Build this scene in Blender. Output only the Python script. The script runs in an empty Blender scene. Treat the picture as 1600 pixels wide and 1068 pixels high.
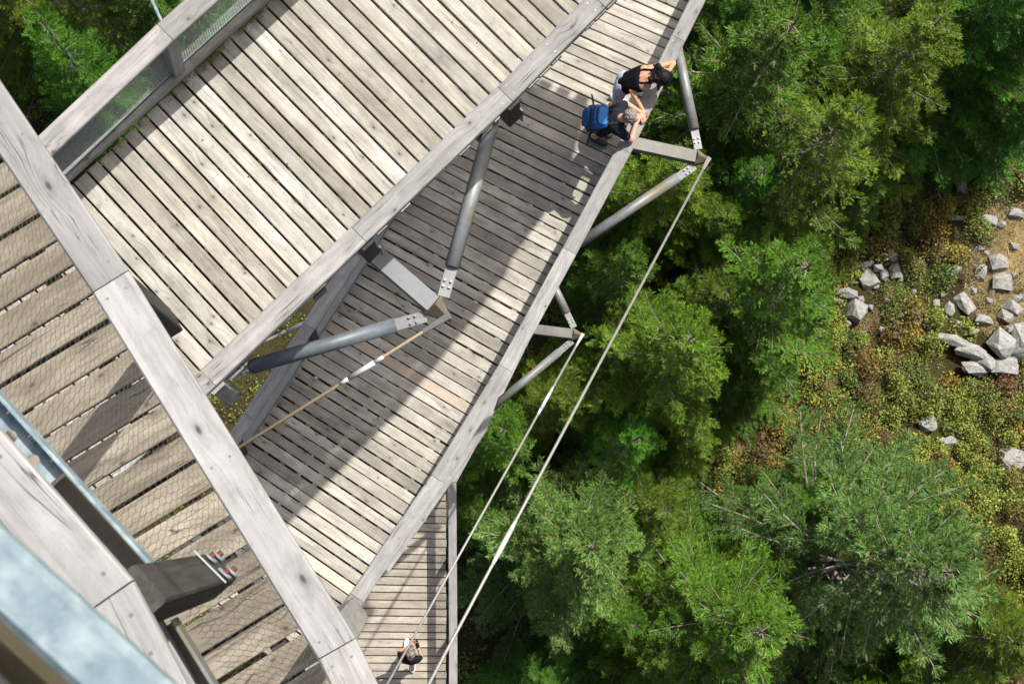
import bpy, math, random
import numpy as np
from mathutils import Vector, Matrix, Quaternion

random.seed(11)
rng = np.random.default_rng(11)
scene = bpy.context.scene
COL = scene.collection

# ------------------------------------------------------------------ camera
CAM_Z = 46.0                       # camera height above the forest floor (m)
FOC = 2400.0                       # focal length in photo pixels (photo 1600 x 1068) = 54 mm
CX, CY = 800.0, 534.0
NAD = (650.0, 815.0)               # where the plumb line below the camera meets the photo
dn = np.array([NAD[0] - CX, -(NAD[1] - CY), -FOC]); dn /= np.linalg.norm(dn)
Zc = -dn
Xc = np.array([1.0, 0, 0]) - Zc[0] * Zc; Xc /= np.linalg.norm(Xc)
Yc = np.cross(Zc, Xc)
RWC = np.array([Xc, Yc, Zc])       # camera axes -> world axes
CAM = np.array([0.0, 0.0, CAM_Z])

def P(px, py, h):
    """world point that lies h metres below the camera, seen at photo pixel px, py"""
    w = RWC @ np.array([(px - CX) / FOC, -(py - CY) / FOC, -1.0])
    return CAM + w * (h / -w[2])

cd = bpy.data.cameras.new('camera'); cam = bpy.data.objects.new('camera', cd); COL.objects.link(cam)
m4 = Matrix([list(RWC[0]) + [0], list(RWC[1]) + [0], list(RWC[2]) + [CAM_Z], [0, 0, 0, 1]])
cam.matrix_world = m4
cd.sensor_width = 36.0; cd.lens = FOC / 1600 * 36.0
cd.clip_start = 0.2; cd.clip_end = 500
cd.dof.use_dof = True; cd.dof.focus_distance = 16.5; cd.dof.aperture_fstop = 7.0
scene.camera = cam

# ------------------------------------------------------------------ light
SH = np.array([-0.58, -0.815]); COT = 0.68          # shadows fall to the lower left
L = Vector((SH[0] * COT, SH[1] * COT, -1.0)).normalized()
elev = math.atan(1 / COT)
sd = bpy.data.lights.new('sun', 'SUN'); sun = bpy.data.objects.new('sun', sd); COL.objects.link(sun)
sd.energy = 4.8; sd.angle = math.radians(0.55); sd.color = (1.0, 0.965, 0.91)
sun.rotation_euler = L.to_track_quat('-Z', 'Y').to_euler(); sun.location = (20, 30, 80)
world = bpy.data.worlds.new('World'); scene.world = world; world.use_nodes = True
wn = world.node_tree.nodes; wl = world.node_tree.links
sky = wn.new('ShaderNodeTexSky'); sky.sky_type = 'NISHITA'; sky.sun_disc = False
sky.dust_density = 6.0; sky.ozone_density = 0.4; sky.sun_elevation = elev; sky.sun_rotation = math.atan2(-SH[0], -SH[1])
wl.new(sky.outputs[0], wn['Background'].inputs[0]); wn['Background'].inputs[1].default_value = 0.115
scene.view_settings.view_transform = 'Standard'; scene.view_settings.look = 'None'
scene.view_settings.exposure = 0.38; scene.view_settings.gamma = 1.0
scene.view_settings.use_curve_mapping = False

# ------------------------------------------------------------------ node helpers
class NT:
    def __init__(s, name):
        s.m = bpy.data.materials.new(name); s.m.use_nodes = True
        s.t = s.m.node_tree; s.b = s.t.nodes['Principled BSDF']
    def n(s, typ, **kw):
        x = s.t.nodes.new(typ)
        for k, v in kw.items(): setattr(x, k, v)
        return x
    def l(s, a, b): s.t.links.new(a, b)
    def math(s, op, a, b=None, c=None):
        x = s.n('ShaderNodeMath', operation=op)
        for i, v in enumerate((a, b, c)):
            if v is None: continue
            if isinstance(v, (int, float)): x.inputs[i].default_value = v
            else: s.l(v, x.inputs[i])
        return x.outputs[0]
    def ramp(s, fac, stops, interp='LINEAR'):
        x = s.n('ShaderNodeValToRGB'); e = x.color_ramp.elements; x.color_ramp.interpolation = interp
        while len(e) < len(stops): e.new(0.5)
        for i, (p, c) in enumerate(stops):
            e[i].position = p; e[i].color = (c, c, c, 1) if isinstance(c, (int, float)) else (*c, 1)
        s.l(fac, x.inputs[0]); return x.outputs[0]
    def mix(s, fac, a, b, mode='MIX'):
        x = s.n('ShaderNodeMix', data_type='RGBA', blend_type=mode)
        for i, v in ((0, fac), (6, a), (7, b)):
            if isinstance(v, (int, float)): x.inputs[i].default_value = v
            elif isinstance(v, tuple): x.inputs[i].default_value = (*v, 1)
            else: s.l(v, x.inputs[i])
        return x.outputs[2]
    def noise(s, vec, scale, detail=4, rough=0.55, dist=0.0):
        x = s.n('ShaderNodeTexNoise'); s.l(vec, x.inputs['Vector'])
        x.inputs['Scale'].default_value = scale; x.inputs['Detail'].default_value = detail
        x.inputs['Roughness'].default_value = rough; x.inputs['Distortion'].default_value = dist
        return x.outputs['Fac']
    def vscale(s, vec, sc):
        x = s.n('ShaderNodeMapping'); s.l(vec, x.inputs[0]); x.inputs['Scale'].default_value = sc
        return x.outputs[0]
    def vadd(s, a, b):
        x = s.n('ShaderNodeVectorMath', operation='ADD'); s.l(a, x.inputs[0]); s.l(b, x.inputs[1]); return x.outputs[0]
    def bump(s, h, strength, dist=0.01):
        x = s.n('ShaderNodeBump'); s.l(h, x.inputs['Height'])
        x.inputs['Strength'].default_value = strength; x.inputs['Distance'].default_value = dist
        s.l(x.outputs[0], s.b.inputs['Normal'])

def wood(name, tones, dark, stain=0.5, grain=0.5, knots=0.6, cracks=0.35, rough=0.8, gscale=1.0, spec=0.25, crw=0.012, kscale=(3.0, 5.0, 3.0), vary=0.36):
    """weathered timber, grain along the local x axis; every plank gets its own tone and offset"""
    t = NT(name)
    oi = t.n('ShaderNodeObjectInfo'); tc = t.n('ShaderNodeTexCoord')
    r = oi.outputs['Random']
    cx = t.n('ShaderNodeCombineXYZ')
    t.l(t.math('MULTIPLY', r, 213.7), cx.inputs[0]); t.l(t.math('MULTIPLY', r, 97.3), cx.inputs[1]); t.l(t.math('MULTIPLY', r, 51.1), cx.inputs[2])
    v = t.vadd(tc.outputs['Object'], cx.outputs[0])
    # warp so the grain wanders round knots
    vk = t.vscale(v, kscale)
    vor = t.n('ShaderNodeTexVoronoi', voronoi_dimensions='2D'); t.l(vk, vor.inputs['Vector']); vor.inputs['Scale'].default_value = 1.0
    vor.inputs['Randomness'].default_value = 1.0
    kd = vor.outputs['Distance']
    sc_ = t.n('ShaderNodeSeparateColor'); t.l(vor.outputs['Color'], sc_.inputs[0])
    has = t.ramp(sc_.outputs[0], [(0.66, 0.0), (0.68, 1.0)])
    knot = t.math('MULTIPLY', t.ramp(kd, [(0.0, 1.0), (0.035, 0.8), (0.065, 0.2), (0.15, 0.0)]), has)
    halo = t.math('MULTIPLY', t.ramp(kd, [(0.0, 1.0), (0.42, 0.0)]), has)
    warp = t.n('ShaderNodeCombineXYZ'); t.l(t.math('MULTIPLY', halo, 0.05), warp.inputs[1])
    v2 = t.vadd(v, warp.outputs[0])
    fine = t.noise(t.vscale(v2, (1.6 * gscale, 46 * gscale, 46 * gscale)), 1.0, 6, 0.62, 0.2)
    mid = t.noise(t.vscale(v2, (0.7 * gscale, 13 * gscale, 13 * gscale)), 1.0, 5, 0.6, 0.6)
    big = t.noise(v, 2.3, 5, 0.6)
    spots = t.noise(v, 11.0, 3, 0.6)
    col = t.ramp(r, [(i / max(1, len(tones) - 1), c) for i, c in enumerate(tones)])
    # second pseudo random -> brightness
    r2 = t.math('FRACT', t.math('MULTIPLY', r, 17.31))
    br = t.math('ADD', t.math('MULTIPLY', r2, vary), 1.0 - vary * 0.55)
    hs = t.n('ShaderNodeHueSaturation'); t.l(col, hs.inputs['Color']); t.l(br, hs.inputs['Value'])
    col = hs.outputs[0]
    col = t.mix(t.math('MULTIPLY', t.ramp(mid, [(0.36, 1.0), (0.62, 0.0)]), grain), col, dark)
    col = t.mix(t.math('MULTIPLY', t.ramp(fine, [(0.34, 1.0), (0.56, 0.0)]), grain * 0.75), col, tuple(0.55 * c for c in dark))
    col = t.mix(t.math('MULTIPLY', t.ramp(big, [(0.40, 0.0), (0.72, 1.0)]), stain), col, tuple(0.8 * c for c in dark))
    col = t.mix(t.math('MULTIPLY', t.ramp(spots, [(0.62, 0.0), (0.74, 1.0)]), stain * 0.55), col, tuple(0.45 * c for c in dark))
    patch = t.noise(t.vscale(v, (2.6, 7.0, 7.0)), 1.0, 5, 0.7, 0.5)
    hs2 = t.n('ShaderNodeHueSaturation'); t.l(col, hs2.inputs['Color']); t.l(t.ramp(patch, [(0.28, 0.72), (0.5, 1.0), (0.72, 1.16)]), hs2.inputs['Value'])
    col = hs2.outputs[0]
    flecks = t.noise(t.vscale(v, (9, 30, 30)), 1.0, 3, 0.6)
    col = t.mix(t.math('MULTIPLY', t.ramp(flecks, [(0.64, 0.0), (0.72, 1.0)]), stain * 0.9), col, tuple(0.5 * c for c in dark))
    smudge = t.math('MULTIPLY', t.ramp(kd, [(0.0, 0.8), (0.12, 0.5), (0.34, 0.0)]), t.math('MULTIPLY', has, t.ramp(spots, [(0.35, 0.2), (0.6, 1.0)])))
    col = t.mix(t.math('MULTIPLY', smudge, knots * 0.6), col, tuple(0.8 * c for c in dark))
    col = t.mix(t.math('MULTIPLY', knot, knots), col, tuple(0.30 * c for c in dark))
    crn = t.noise(t.vscale(v2, (0.45, 17, 17)), 1.0, 2, 0.5, 0.8)
    crk = t.ramp(t.math('ABSOLUTE', t.math('SUBTRACT', crn, 0.52)), [(0.0, 1.0), (crw, 0.0)])
    crm = t.ramp(t.noise(v, 1.7, 2, 0.5), [(0.50, 0.0), (0.58, 1.0)])
    crk = t.math('MULTIPLY', crk, crm)
    col = t.mix(t.math('MULTIPLY', crk, cracks), col, (0.03, 0.027, 0.022))
    t.l(col, t.b.inputs['Base Color'])
    t.b.inputs['Roughness'].default_value = rough
    t.b.inputs['Specular IOR Level'].default_value = spec
    t.bump(t.math('SUBTRACT', t.math('ADD', fine, t.math('MULTIPLY', mid, 0.8)), t.math('MULTIPLY', crk, 1.5)), 0.35, 0.004)
    return t.m

def steel(name, a, b, rough=0.45, metal=0.35, scale=6.0, streak=True, c=None, cs=0.0):
    t = NT(name); tc = t.n('ShaderNodeTexCoord'); oi = t.n('ShaderNodeObjectInfo')
    cx = t.n('ShaderNodeCombineXYZ'); t.l(t.math('MULTIPLY', oi.outputs['Random'], 77.0), cx.inputs[0])
    v = t.vadd(tc.outputs['Object'], cx.outputs[0])
    n1 = t.noise(t.vscale(v, (0.5, 1.6, 1.6)) if streak else v, scale, 5, 0.6, 0.4)
    vor = t.n('ShaderNodeTexVoronoi'); t.l(v, vor.inputs['Vector']); vor.inputs['Scale'].default_value = scale * 7
    sp = t.math('MULTIPLY', t.n('ShaderNodeSeparateColor').outputs[0], 0.0)
    f = t.math('ADD', t.math('MULTIPLY', n1, 0.85), t.math('MULTIPLY', t.ramp(vor.outputs['Color'], [(0, 0.0), (1, 1.0)]), 0.15))
    col = t.ramp(f, [(0.32, a), (0.66, b)])
    if c is not None:
        n2 = t.noise(v, scale * 0.55, 4, 0.6, 0.3)
        col = t.mix(t.math('MULTIPLY', t.ramp(n2, [(0.45, 0.0), (0.62, 1.0)]), cs), col, c)
    t.l(col, t.b.inputs['Base Color'])
    t.b.inputs['Metallic'].default_value = metal; t.b.inputs['Roughness'].default_value = rough
    t.bump(n1, 0.08, 0.003)
    return t.m

def plain(name, col, rough=0.7, var=0.15, scale=30.0, metal=0.0, spec=0.3, sheen=0.0):
    t = NT(name); tc = t.n('ShaderNodeTexCoord')
    n1 = t.noise(tc.outputs['Object'], scale, 4, 0.6)
    c = t.ramp(n1, [(0.3, tuple(x * (1 - var) for x in col)), (0.7, tuple(min(1, x * (1 + var)) for x in col))])
    t.l(c, t.b.inputs['Base Color']); t.b.inputs['Roughness'].default_value = rough
    t.b.inputs['Metallic'].default_value = metal; t.b.inputs['Specular IOR Level'].default_value = spec
    t.bump(n1, 0.15, 0.003)
    return t.m

M = {}
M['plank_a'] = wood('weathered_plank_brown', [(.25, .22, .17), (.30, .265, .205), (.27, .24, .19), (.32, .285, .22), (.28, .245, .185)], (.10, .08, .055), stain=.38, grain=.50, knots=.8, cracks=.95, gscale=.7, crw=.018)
M['plank_b'] = wood('weathered_plank_pale', [(.385, .36, .30), (.43, .41, .355), (.35, .325, .27), (.47, .455, .41), (.41, .385, .32), (.50, .485, .445), (.37, .345, .285)], (.155, .145, .115), stain=.50, grain=.38, knots=.85, cracks=.5, vary=.32)
M['plank_c'] = wood('weathered_plank_grey', [(.43, .405, .34), (.50, .47, .395), (.38, .355, .30), (.54, .51, .44), (.46, .43, .36)], (.155, .142, .12), stain=.50, grain=.40, knots=.8, cracks=.4, vary=.32)
M['plank_new'] = wood('fresh_plank', [(.62, .50, .37), (.64, .53, .40)], (.50, .38, .26), stain=.08, grain=.2, knots=.3, cracks=.1)
M['plank_pink'] = wood('replaced_plank', [(.50, .415, .33), (.50, .415, .33)], (.42, .34, .27), stain=.06, grain=.12, knots=.1, cracks=.05)
M['plank_d'] = wood('weathered_plank_tan', [(.38, .345, .28), (.44, .40, .33), (.36, .325, .265), (.47, .425, .35)], (.22, .19, .145), stain=.36, grain=.42, knots=.5, cracks=.3, vary=.42)
M['rail'] = wood('silver_grey_timber', [(.33, .325, .315), (.38, .372, .36), (.31, .302, .29), (.41, .402, .39)], (.17, .163, .153), stain=.42, grain=.40, knots=.9, cracks=.8, gscale=1.2, crw=.012)
M['rail_near'] = wood('bleached_grey_timber', [(.325, .325, .32), (.35, .348, .342), (.315, .314, .31)], (.165, .162, .155), stain=.30, grain=.26, knots=1.0, cracks=.8, gscale=1.2, crw=.010, kscale=(2.2, 4.6, 3.0))
M['post'] = wood('shade_dark_weathered_timber', [(.065, .062, .056), (.08, .076, .068)], (.035, .033, .03), stain=.5, grain=.75, knots=.7, cracks=1.0, crw=.03)  # base colour lowered to hold the shade lying on the near post
M['under'] = wood('gap_shade_timber', [(.05, .042, .032), (.06, .05, .038)], (.025, .02, .016), stain=.3, grain=.35)  # tone lowered so the gaps between planks read as deep shade
M['gutter'] = plain('dirt_dark', (.02, .019, .016), .95)
M['galv'] = steel('galvanised_steel', (.14, .15, .152), (.25, .26, .265), .5, .2, 4.0, c=(.16, .145, .09), cs=.75)
M['galv_dark'] = steel('dull_galvanised_steel', (.085, .10, .118), (.15, .175, .195), .5, .2, 5.0, c=(.10, .10, .08), cs=.5)
M['fin'] = steel('grey_fin_plate', (.15, .155, .155), (.21, .215, .215), .55, .2, 8.0)
M['arm'] = steel('blue_grey_steel', (.14, .158, .163), (.185, .205, .21), .5, .15, 3.0, c=(.14, .135, .11), cs=.6)
M['arm_olive'] = steel('olive_grey_steel', (.10, .10, .085), (.145, .145, .125), .5, .2, 3.0, c=(.085, .08, .06), cs=.5)
M['rust'] = steel('brown_weathered_steel', (.11, .09, .062), (.17, .14, .10), .6, .2, 6.0)
M['bright'] = plain('bright_aluminium', (.62, .63, .64), .35, .05, metal=.3)
M['cable'] = plain('cable_steel', (.30, .295, .27), .5, .2, 60, metal=.3)
M['cable_tan'] = plain('cable_tan', (.22, .185, .12), .55, .2, 60, metal=.2)
M['blue'] = steel('pale_blue_galvanised', (.14, .20, .23), (.20, .27, .295), .5, .15, 22.0, streak=False, c=(.34, .41, .43), cs=.8)
M['olive_dark'] = wood('mossy_dark_timber', [(.10, .078, .042), (.085, .072, .045)], (.05, .045, .022), stain=.6, grain=.4)
M['copper'] = plain('rusty_bolt', (.13, .042, .026), .6, .3, 80)
M['bolt'] = plain('steel_bolt', (.22, .23, .24), .45, .2, 60, metal=.6)
M['wire'] = plain('mesh_wire', (.26, .29, .27), .5, .1, metal=.3)
M['net'] = plain('net_wire', (.10, .10, .085), .6, .1, metal=.2)
M['bracing'] = plain('moss', (.10, .13, .03), .95, .4)

# ------------------------------------------------------------------ object helpers
def tag(o, label=None, cat=None, group=None, kind=None):
    for k, v in (('label', label), ('category', cat), ('group', group), ('kind', kind)):
        if v is not None: o[k] = v
    return o

def thing(name, label, cat, loc=(0, 0, 0), group=None):
    o = bpy.data.objects.new(name, None); COL.objects.link(o); o.location = Vector(loc)
    o.empty_display_size = 0.1
    return tag(o, label, cat, group)

def abs_mat(o): return o.matrix_basis.copy()      # children keep their world matrix as basis

def link(name, me, parent=None, mat=None, mw=None):
    o = bpy.data.objects.new(name, me); COL.objects.link(o)
    if mat is not None and len(me.materials) == 0: me.materials.append(mat)
    if mw is not None: o.matrix_basis = mw
    if parent is not None:
        o.parent = parent
        o.matrix_parent_inverse = abs_mat(parent).inverted()
    return o

def mesh(verts, faces, smooth=False):
    me = bpy.data.meshes.new('m'); me.from_pydata([tuple(map(float, v)) for v in verts], [], faces)
    if smooth:
        me.polygons.foreach_set('use_smooth', [True] * len(me.polygons))
    me.update(); return me

def big_mesh(v, quads, attr=None, smooth=False):
    """fast mesh from numpy arrays; all faces have the same number of corners"""
    me = bpy.data.meshes.new('m'); k = quads.shape[1]
    me.vertices.add(len(v)); me.vertices.foreach_set('co', np.asarray(v, dtype=np.float32).ravel())
    me.loops.add(quads.size); me.loops.foreach_set('vertex_index', quads.astype(np.int32).ravel())
    me.polygons.add(len(quads)); me.polygons.foreach_set('loop_start', np.arange(0, quads.size, k, dtype=np.int32))
    if smooth: me.polygons.foreach_set('use_smooth', np.ones(len(quads), dtype=bool))
    if attr is not None:
        a = me.attributes.new('tint', 'FLOAT_COLOR', 'POINT')
        a.data.foreach_set('color', np.concatenate([attr, np.ones((len(v), 1))], 1).astype(np.float32).ravel())
    me.update(calc_edges=True); return me

def frame(p0, p1, up=(0, 0, 1)):
    p0, p1 = Vector(p0), Vector(p1); x = (p1 - p0).normalized(); up = Vector(up)
    y = up.cross(x)
    if y.length < 1e-5: y = Vector((0, 1, 0)).cross(x)
    y.normalize(); z = x.cross(y)
    m = Matrix((x, y, z)).transposed().to_4x4(); m.translation = p0
    return m, (p1 - p0).length

def section(w, t, c):
    """chamfered rectangle, width w (y), thickness t (z)"""
    a, b = w / 2, t / 2
    return [(-a + c, -b), (a - c, -b), (a, -b + c), (a, b - c), (a - c, b), (-a + c, b), (-a, b - c), (-a, -b + c)]

def extrude(sec, x0, x1, sec1=None, taper0=None, taper1=None):
    """prism along x; taper0/1 are functions y -> extra x for mitred ends"""
    sec1 = sec1 or sec; n = len(sec)
    v = [(x0 + (taper0(y) if taper0 else 0), y, z) for y, z in sec] + [(x1 + (taper1(y) if taper1 else 0), y, z) for y, z in sec1]
    f = [(i, (i + 1) % n, n + (i + 1) % n, n + i) for i in range(n)] + [tuple(range(n))[::-1], tuple(range(n, 2 * n))]
    return v, f

def beam(name, p0, p1, w, t, mat, parent=None, up=(0, 0, 1), c=0.006, w1=None, t1=None):
    m, ln = frame(p0, p1, up)
    v, f = extrude(section(w, t, c), 0, ln, section(w1 or w, t1 or t, c))
    return link(name, mesh(v, f), parent, mat, m)

def tube(name, p0, p1, r, mat, parent=None, n=16, r1=None, smooth=True):
    m, ln = frame(p0, p1); r1 = r1 or r
    v = [(x, rr * math.cos(2 * math.pi * i / n), rr * math.sin(2 * math.pi * i / n)) for x, rr in ((0, r), (ln, r1)) for i in range(n)]
    f = [(i, (i + 1) % n, n + (i + 1) % n, n + i) for i in range(n)]
    me = mesh(v, f + [tuple(range(n))[::-1], tuple(range(n, 2 * n))])
    if smooth: me.polygons.foreach_set('use_smooth', [True] * n + [False, False])
    return link(name, me, parent, mat, m)

class Bits:
    """collects small shapes for one part"""
    def __init__(s): s.v = []; s.f = []
    def add(s, v, f, m=None):
        k = len(s.v)
        for p in v: s.v.append(tuple(m @ Vector(p)) if m is not None else tuple(p))
        s.f += [tuple(i + k for i in q) for q in f]
    def wire(s, p0, p1, r):
        m, ln = frame(p0, p1)
        v = [(x, r * math.cos(a), r * math.sin(a)) for x in (0, ln) for a in (0.5, 2.594, 4.689)]
        s.add(v, [(0, 1, 4, 3), (1, 2, 5, 4), (2, 0, 3, 5)], m)
    def build(s, name, mat, parent=None, kind=None, origin=None):
        o0 = np.array(origin) if origin is not None else np.zeros(3)
        o = link(name, mesh([np.array(p) - o0 for p in s.v], s.f), parent, mat, Matrix.Translation(Vector(o0)))
        if kind: o['kind'] = kind
        return o

def lerp(a, b, t): return np.asarray(a) * (1 - t) + np.asarray(b) * t
# ------------------------------------------------------------------ the walkway levels (metres below the camera)
HA, HB, HC, HM, HD = 8.7, 13.6, 19.8, 25.8, 31.8

def pair_sampler(pairs, h):
    A = [P(*p[0], h) for p in pairs]; B = [P(*p[1], h) for p in pairs]
    s = [0.0]
    for i in range(len(pairs) - 1):
        s.append(s[-1] + 0.5 * (np.linalg.norm(A[i + 1] - A[i]) + np.linalg.norm(B[i + 1] - B[i])))
    s = np.array(s)
    def at(q):
        q = min(max(q, 0), s[-1]); i = min(int(np.searchsorted(s, q, side='right')) - 1, len(s) - 2); i = max(i, 0)
        t = (q - s[i]) / (s[i + 1] - s[i])
        return lerp(A[i], A[i + 1], t), lerp(B[i], B[i + 1], t)
    return at, s[-1]

def deck(label, pairs, h, pitch, gap, mat, special=None, thick=0.055, screws=True, jit=0.012, joists=(0.06, 0.36, 0.66, 0.94), gapvar=0.25, jw=.17):
    at, total = pair_sampler(pairs, h)
    n = int(round(total / pitch)); pt = total / n
    mid = at(total / 2); t = thing('walkway_deck', label, 'walkway', lerp(mid[0], mid[1], .5))
    scr = Bits(); rnd = random.Random(int(h * 10))
    cuts = [k * pt + rnd.uniform(-.06, .06) * pt for k in range(n + 1)]
    for k in range(n):
        g0 = gap / 2 * rnd.uniform(1 - gapvar, 1 + gapvar); g1 = gap / 2 * rnd.uniform(1 - gapvar, 1 + gapvar)
        g2 = gap / 2 * rnd.uniform(1 - gapvar, 1 + gapvar); g3 = gap / 2 * rnd.uniform(1 - gapvar, 1 + gapvar)
        a0, b0 = at(cuts[k] + g0)[0], at(cuts[k] + g2)[1]
        a1, b1 = at(cuts[k + 1] - g1)[0], at(cuts[k + 1] - g3)[1]
        ca, cb = (a0 + a1) / 2, (b0 + b1) / 2
        m, ln = frame(ca, cb)
        e0, e1 = rnd.uniform(-jit, jit), rnd.uniform(-jit, jit)
        wa = np.linalg.norm(a1 - a0) / 2; wb = np.linalg.norm(b1 - b0) / 2
        c = 0.005; dz = rnd.uniform(-.003, .002)
        def sec(w): return [(-w, -thick), (w, -thick), (w, -c), (w - c, 0), (-w + c, 0), (-w, -c)]
        v, f = extrude(sec(wa), e0, ln + e1, sec(wb))
        v = [(x, y, z + dz) for x, y, z in v]
        mt = mat
        if special and k in special: mt = special[k]
        link('plank', mesh(v, f), t, mt, m)
        if screws:
            for q in joists:
                for s in (-.55, .55):
                    w = lerp(wa, wb, q) * s
                    bx, by = q * ln + rnd.uniform(-.008, .008), w + rnd.uniform(-.006, .006)
                    r = .0055
                    scr.add([(bx + r * math.cos(j * 1.0472), by + r * math.sin(j * 1.0472), dz + .0012) for j in range(6)], [tuple(range(6))], m)
    if screws:
        o = scr.build('screw_heads', M['bolt'], t, 'stuff')
    # lengthwise joists; most decks get added wide dark ones that black out the gaps
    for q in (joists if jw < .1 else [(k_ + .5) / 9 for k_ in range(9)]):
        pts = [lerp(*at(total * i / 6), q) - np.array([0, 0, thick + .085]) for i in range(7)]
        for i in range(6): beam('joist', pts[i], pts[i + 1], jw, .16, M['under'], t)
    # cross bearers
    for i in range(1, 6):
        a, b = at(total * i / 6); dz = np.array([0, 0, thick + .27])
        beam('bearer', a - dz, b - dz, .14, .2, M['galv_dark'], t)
    return t, at, total

# deck A: netted near deck at the left
Ra = [(-230, -190), (-110, 2), (182, 440), (536, 1013), (610, 1150)]
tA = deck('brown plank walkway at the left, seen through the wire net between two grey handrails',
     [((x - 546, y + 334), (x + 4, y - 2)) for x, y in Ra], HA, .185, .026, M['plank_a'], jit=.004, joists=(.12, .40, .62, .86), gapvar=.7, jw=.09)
# deck B: pale sunlit deck at the upper left
def back(pt, ang, ln): a = math.radians(ang); return (pt[0] - ln * math.cos(a), pt[1] - ln * math.sin(a))
Rb = [((-60, 985), 48.5), ((150, 785), 48), ((340, 603), 47.6), ((574, 380), 46), ((803, 161), 45), ((948, 14), 44), ((1138, -175), 42), ((1280, -348), 38), ((1373, -472), 33), ((1420, -640), 20)]  # unseen upper run bent to set its shadow edge on deck C
tB = deck('wide pale sunlit plank walkway in the upper left, below the netted walkway',
     [(back(p, a, 383), p) for p, a in Rb], HB, .149, .019, M['plank_b'], joists=(.05, .38, .70, .95))
# deck C: half shaded deck with the couple
Rc = [((1175, -170), 22, 255), ((1130, -80), 22.5, 256), ((1011, 160), 24.5, 260), ((864, 440), 28.2, 268), ((731, 671), 31.3, 274), ((558, 933), 35, 277), ((470, 1062), 36.5, 277)]
pC = [(back(p, a, l), p) for p, a, l in Rc]
_, totC = pair_sampler(pC, HC)
nC = int(round(totC / .148))
def idx_c(pxy):
    at, tot = pair_sampler(pC, HC); best = None; tgt = P(*pxy, HC)
    for k in range(nC):
        a, b = at((k + .5) * tot / nC); ab = b - a; tt = np.clip(np.dot(tgt - a, ab) / np.dot(ab, ab), 0, 1)
        d = np.linalg.norm(a + ab * tt - tgt)
        if best is None or d < best[0]: best = (d, k)
    return best[1]
spc = {idx_c((700, 624)): M['plank_pink'], idx_c((520, 893)): M['plank_new']}
tC = deck('half shaded grey plank walkway with the leaning couple on it',
     pC, HC, .148, .019, M['plank_c'], spc, joists=(.05, .35, .66, .95), gapvar=.8)
# deck M: level hidden below C
Rm = [(600, 885), (655, 808), (703, 742), (752, 667), (776, 594), (850, 455), (905, 360)]
tM = deck('shaded plank walkway hidden under the half shaded walkway beside the trees',
     [((x - 170, y - 95), (x, y)) for x, y in Rm], HM, .149, .015, M['plank_c'], screws=False)
# deck D: lowest deck with the walker
Rd = [((530, 1260), (697, 1258)), ((532, 745), (697, 750)), ((612, 560), (757, 655)), ((690, 420), (835, 505))]
tD = deck('narrow tan plank walkway at the bottom with a lone walker, lowest of the walkways',
     Rd, HD, .1575, .02, M['plank_d'], joists=(.05, .35, .66, .95))

# ------------------------------------------------------------------ railings
def rail_planks(parent, pts, w, t, mat, gapm=.0025, names='handrail', mats=None):
    pts = [Vector(p) for p in pts]
    dirs = [(pts[i + 1] - pts[i]).normalized() for i in range(len(pts) - 1)]
    for i, d in enumerate(dirs):
        m, ln = frame(pts[i], pts[i + 1])
        def ang(d0, d1):
            a = math.atan2(d1.y, d1.x) - math.atan2(d0.y, d0.x)
            return (a + math.pi) % (2 * math.pi) - math.pi
        a0 = ang(dirs[i - 1], d) / 2 if i > 0 else 0
        a1 = ang(d, dirs[i + 1]) / 2 if i < len(dirs) - 1 else 0
        t0, t1 = math.tan(a0), math.tan(a1)
        v, f = extrude(section(w, t, .009), gapm, ln - gapm, None, (lambda y, k=t0: k * y), (lambda y, k=t1: -k * y))
        v = [(x, y, z - t / 2) for x, y, z in v]
        hr = link(names, mesh(v, f), parent, (mats[i] if mats else mat), m)
        sb = Bits(); r_ = .007
        for bx in (.07, ln * .5, ln - .07):
            for by in (-.26, .24):
                x0, y0 = bx + .012 * math.sin(37 * bx + by * 50 + i), by * w
                sb.add([(x0 + r_ * math.cos(j * 1.0472), y0 + r_ * math.sin(j * 1.0472), .0012) for j in range(6)], [tuple(range(6))], m)
        sb.build('screw_heads', M['bolt'], hr, 'stuff')

def infill(parent, top, bot, sx=.022, sz=.022, r=.0012, mat=None, name='wire_mesh'):
    b = Bits()
    for i in range(len(top) - 1):
        t0, t1, b0, b1 = (np.asarray(q) for q in (top[i], top[i + 1], bot[i], bot[i + 1]))
        nx = max(1, int(np.linalg.norm(t1 - t0) / sx)); nz = max(1, int(np.linalg.norm(t0 - b0) / sz))
        for k in range(nx + 1):
            b.wire(lerp(t0, t1, k / nx), lerp(b0, b1, k / nx), r)
        for k in range(nz + 1):
            b.wire(lerp(t0, b0, k / nz), lerp(t1, b1, k / nz), r)
    return b.build(name, mat or M['wire'], parent)

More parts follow.
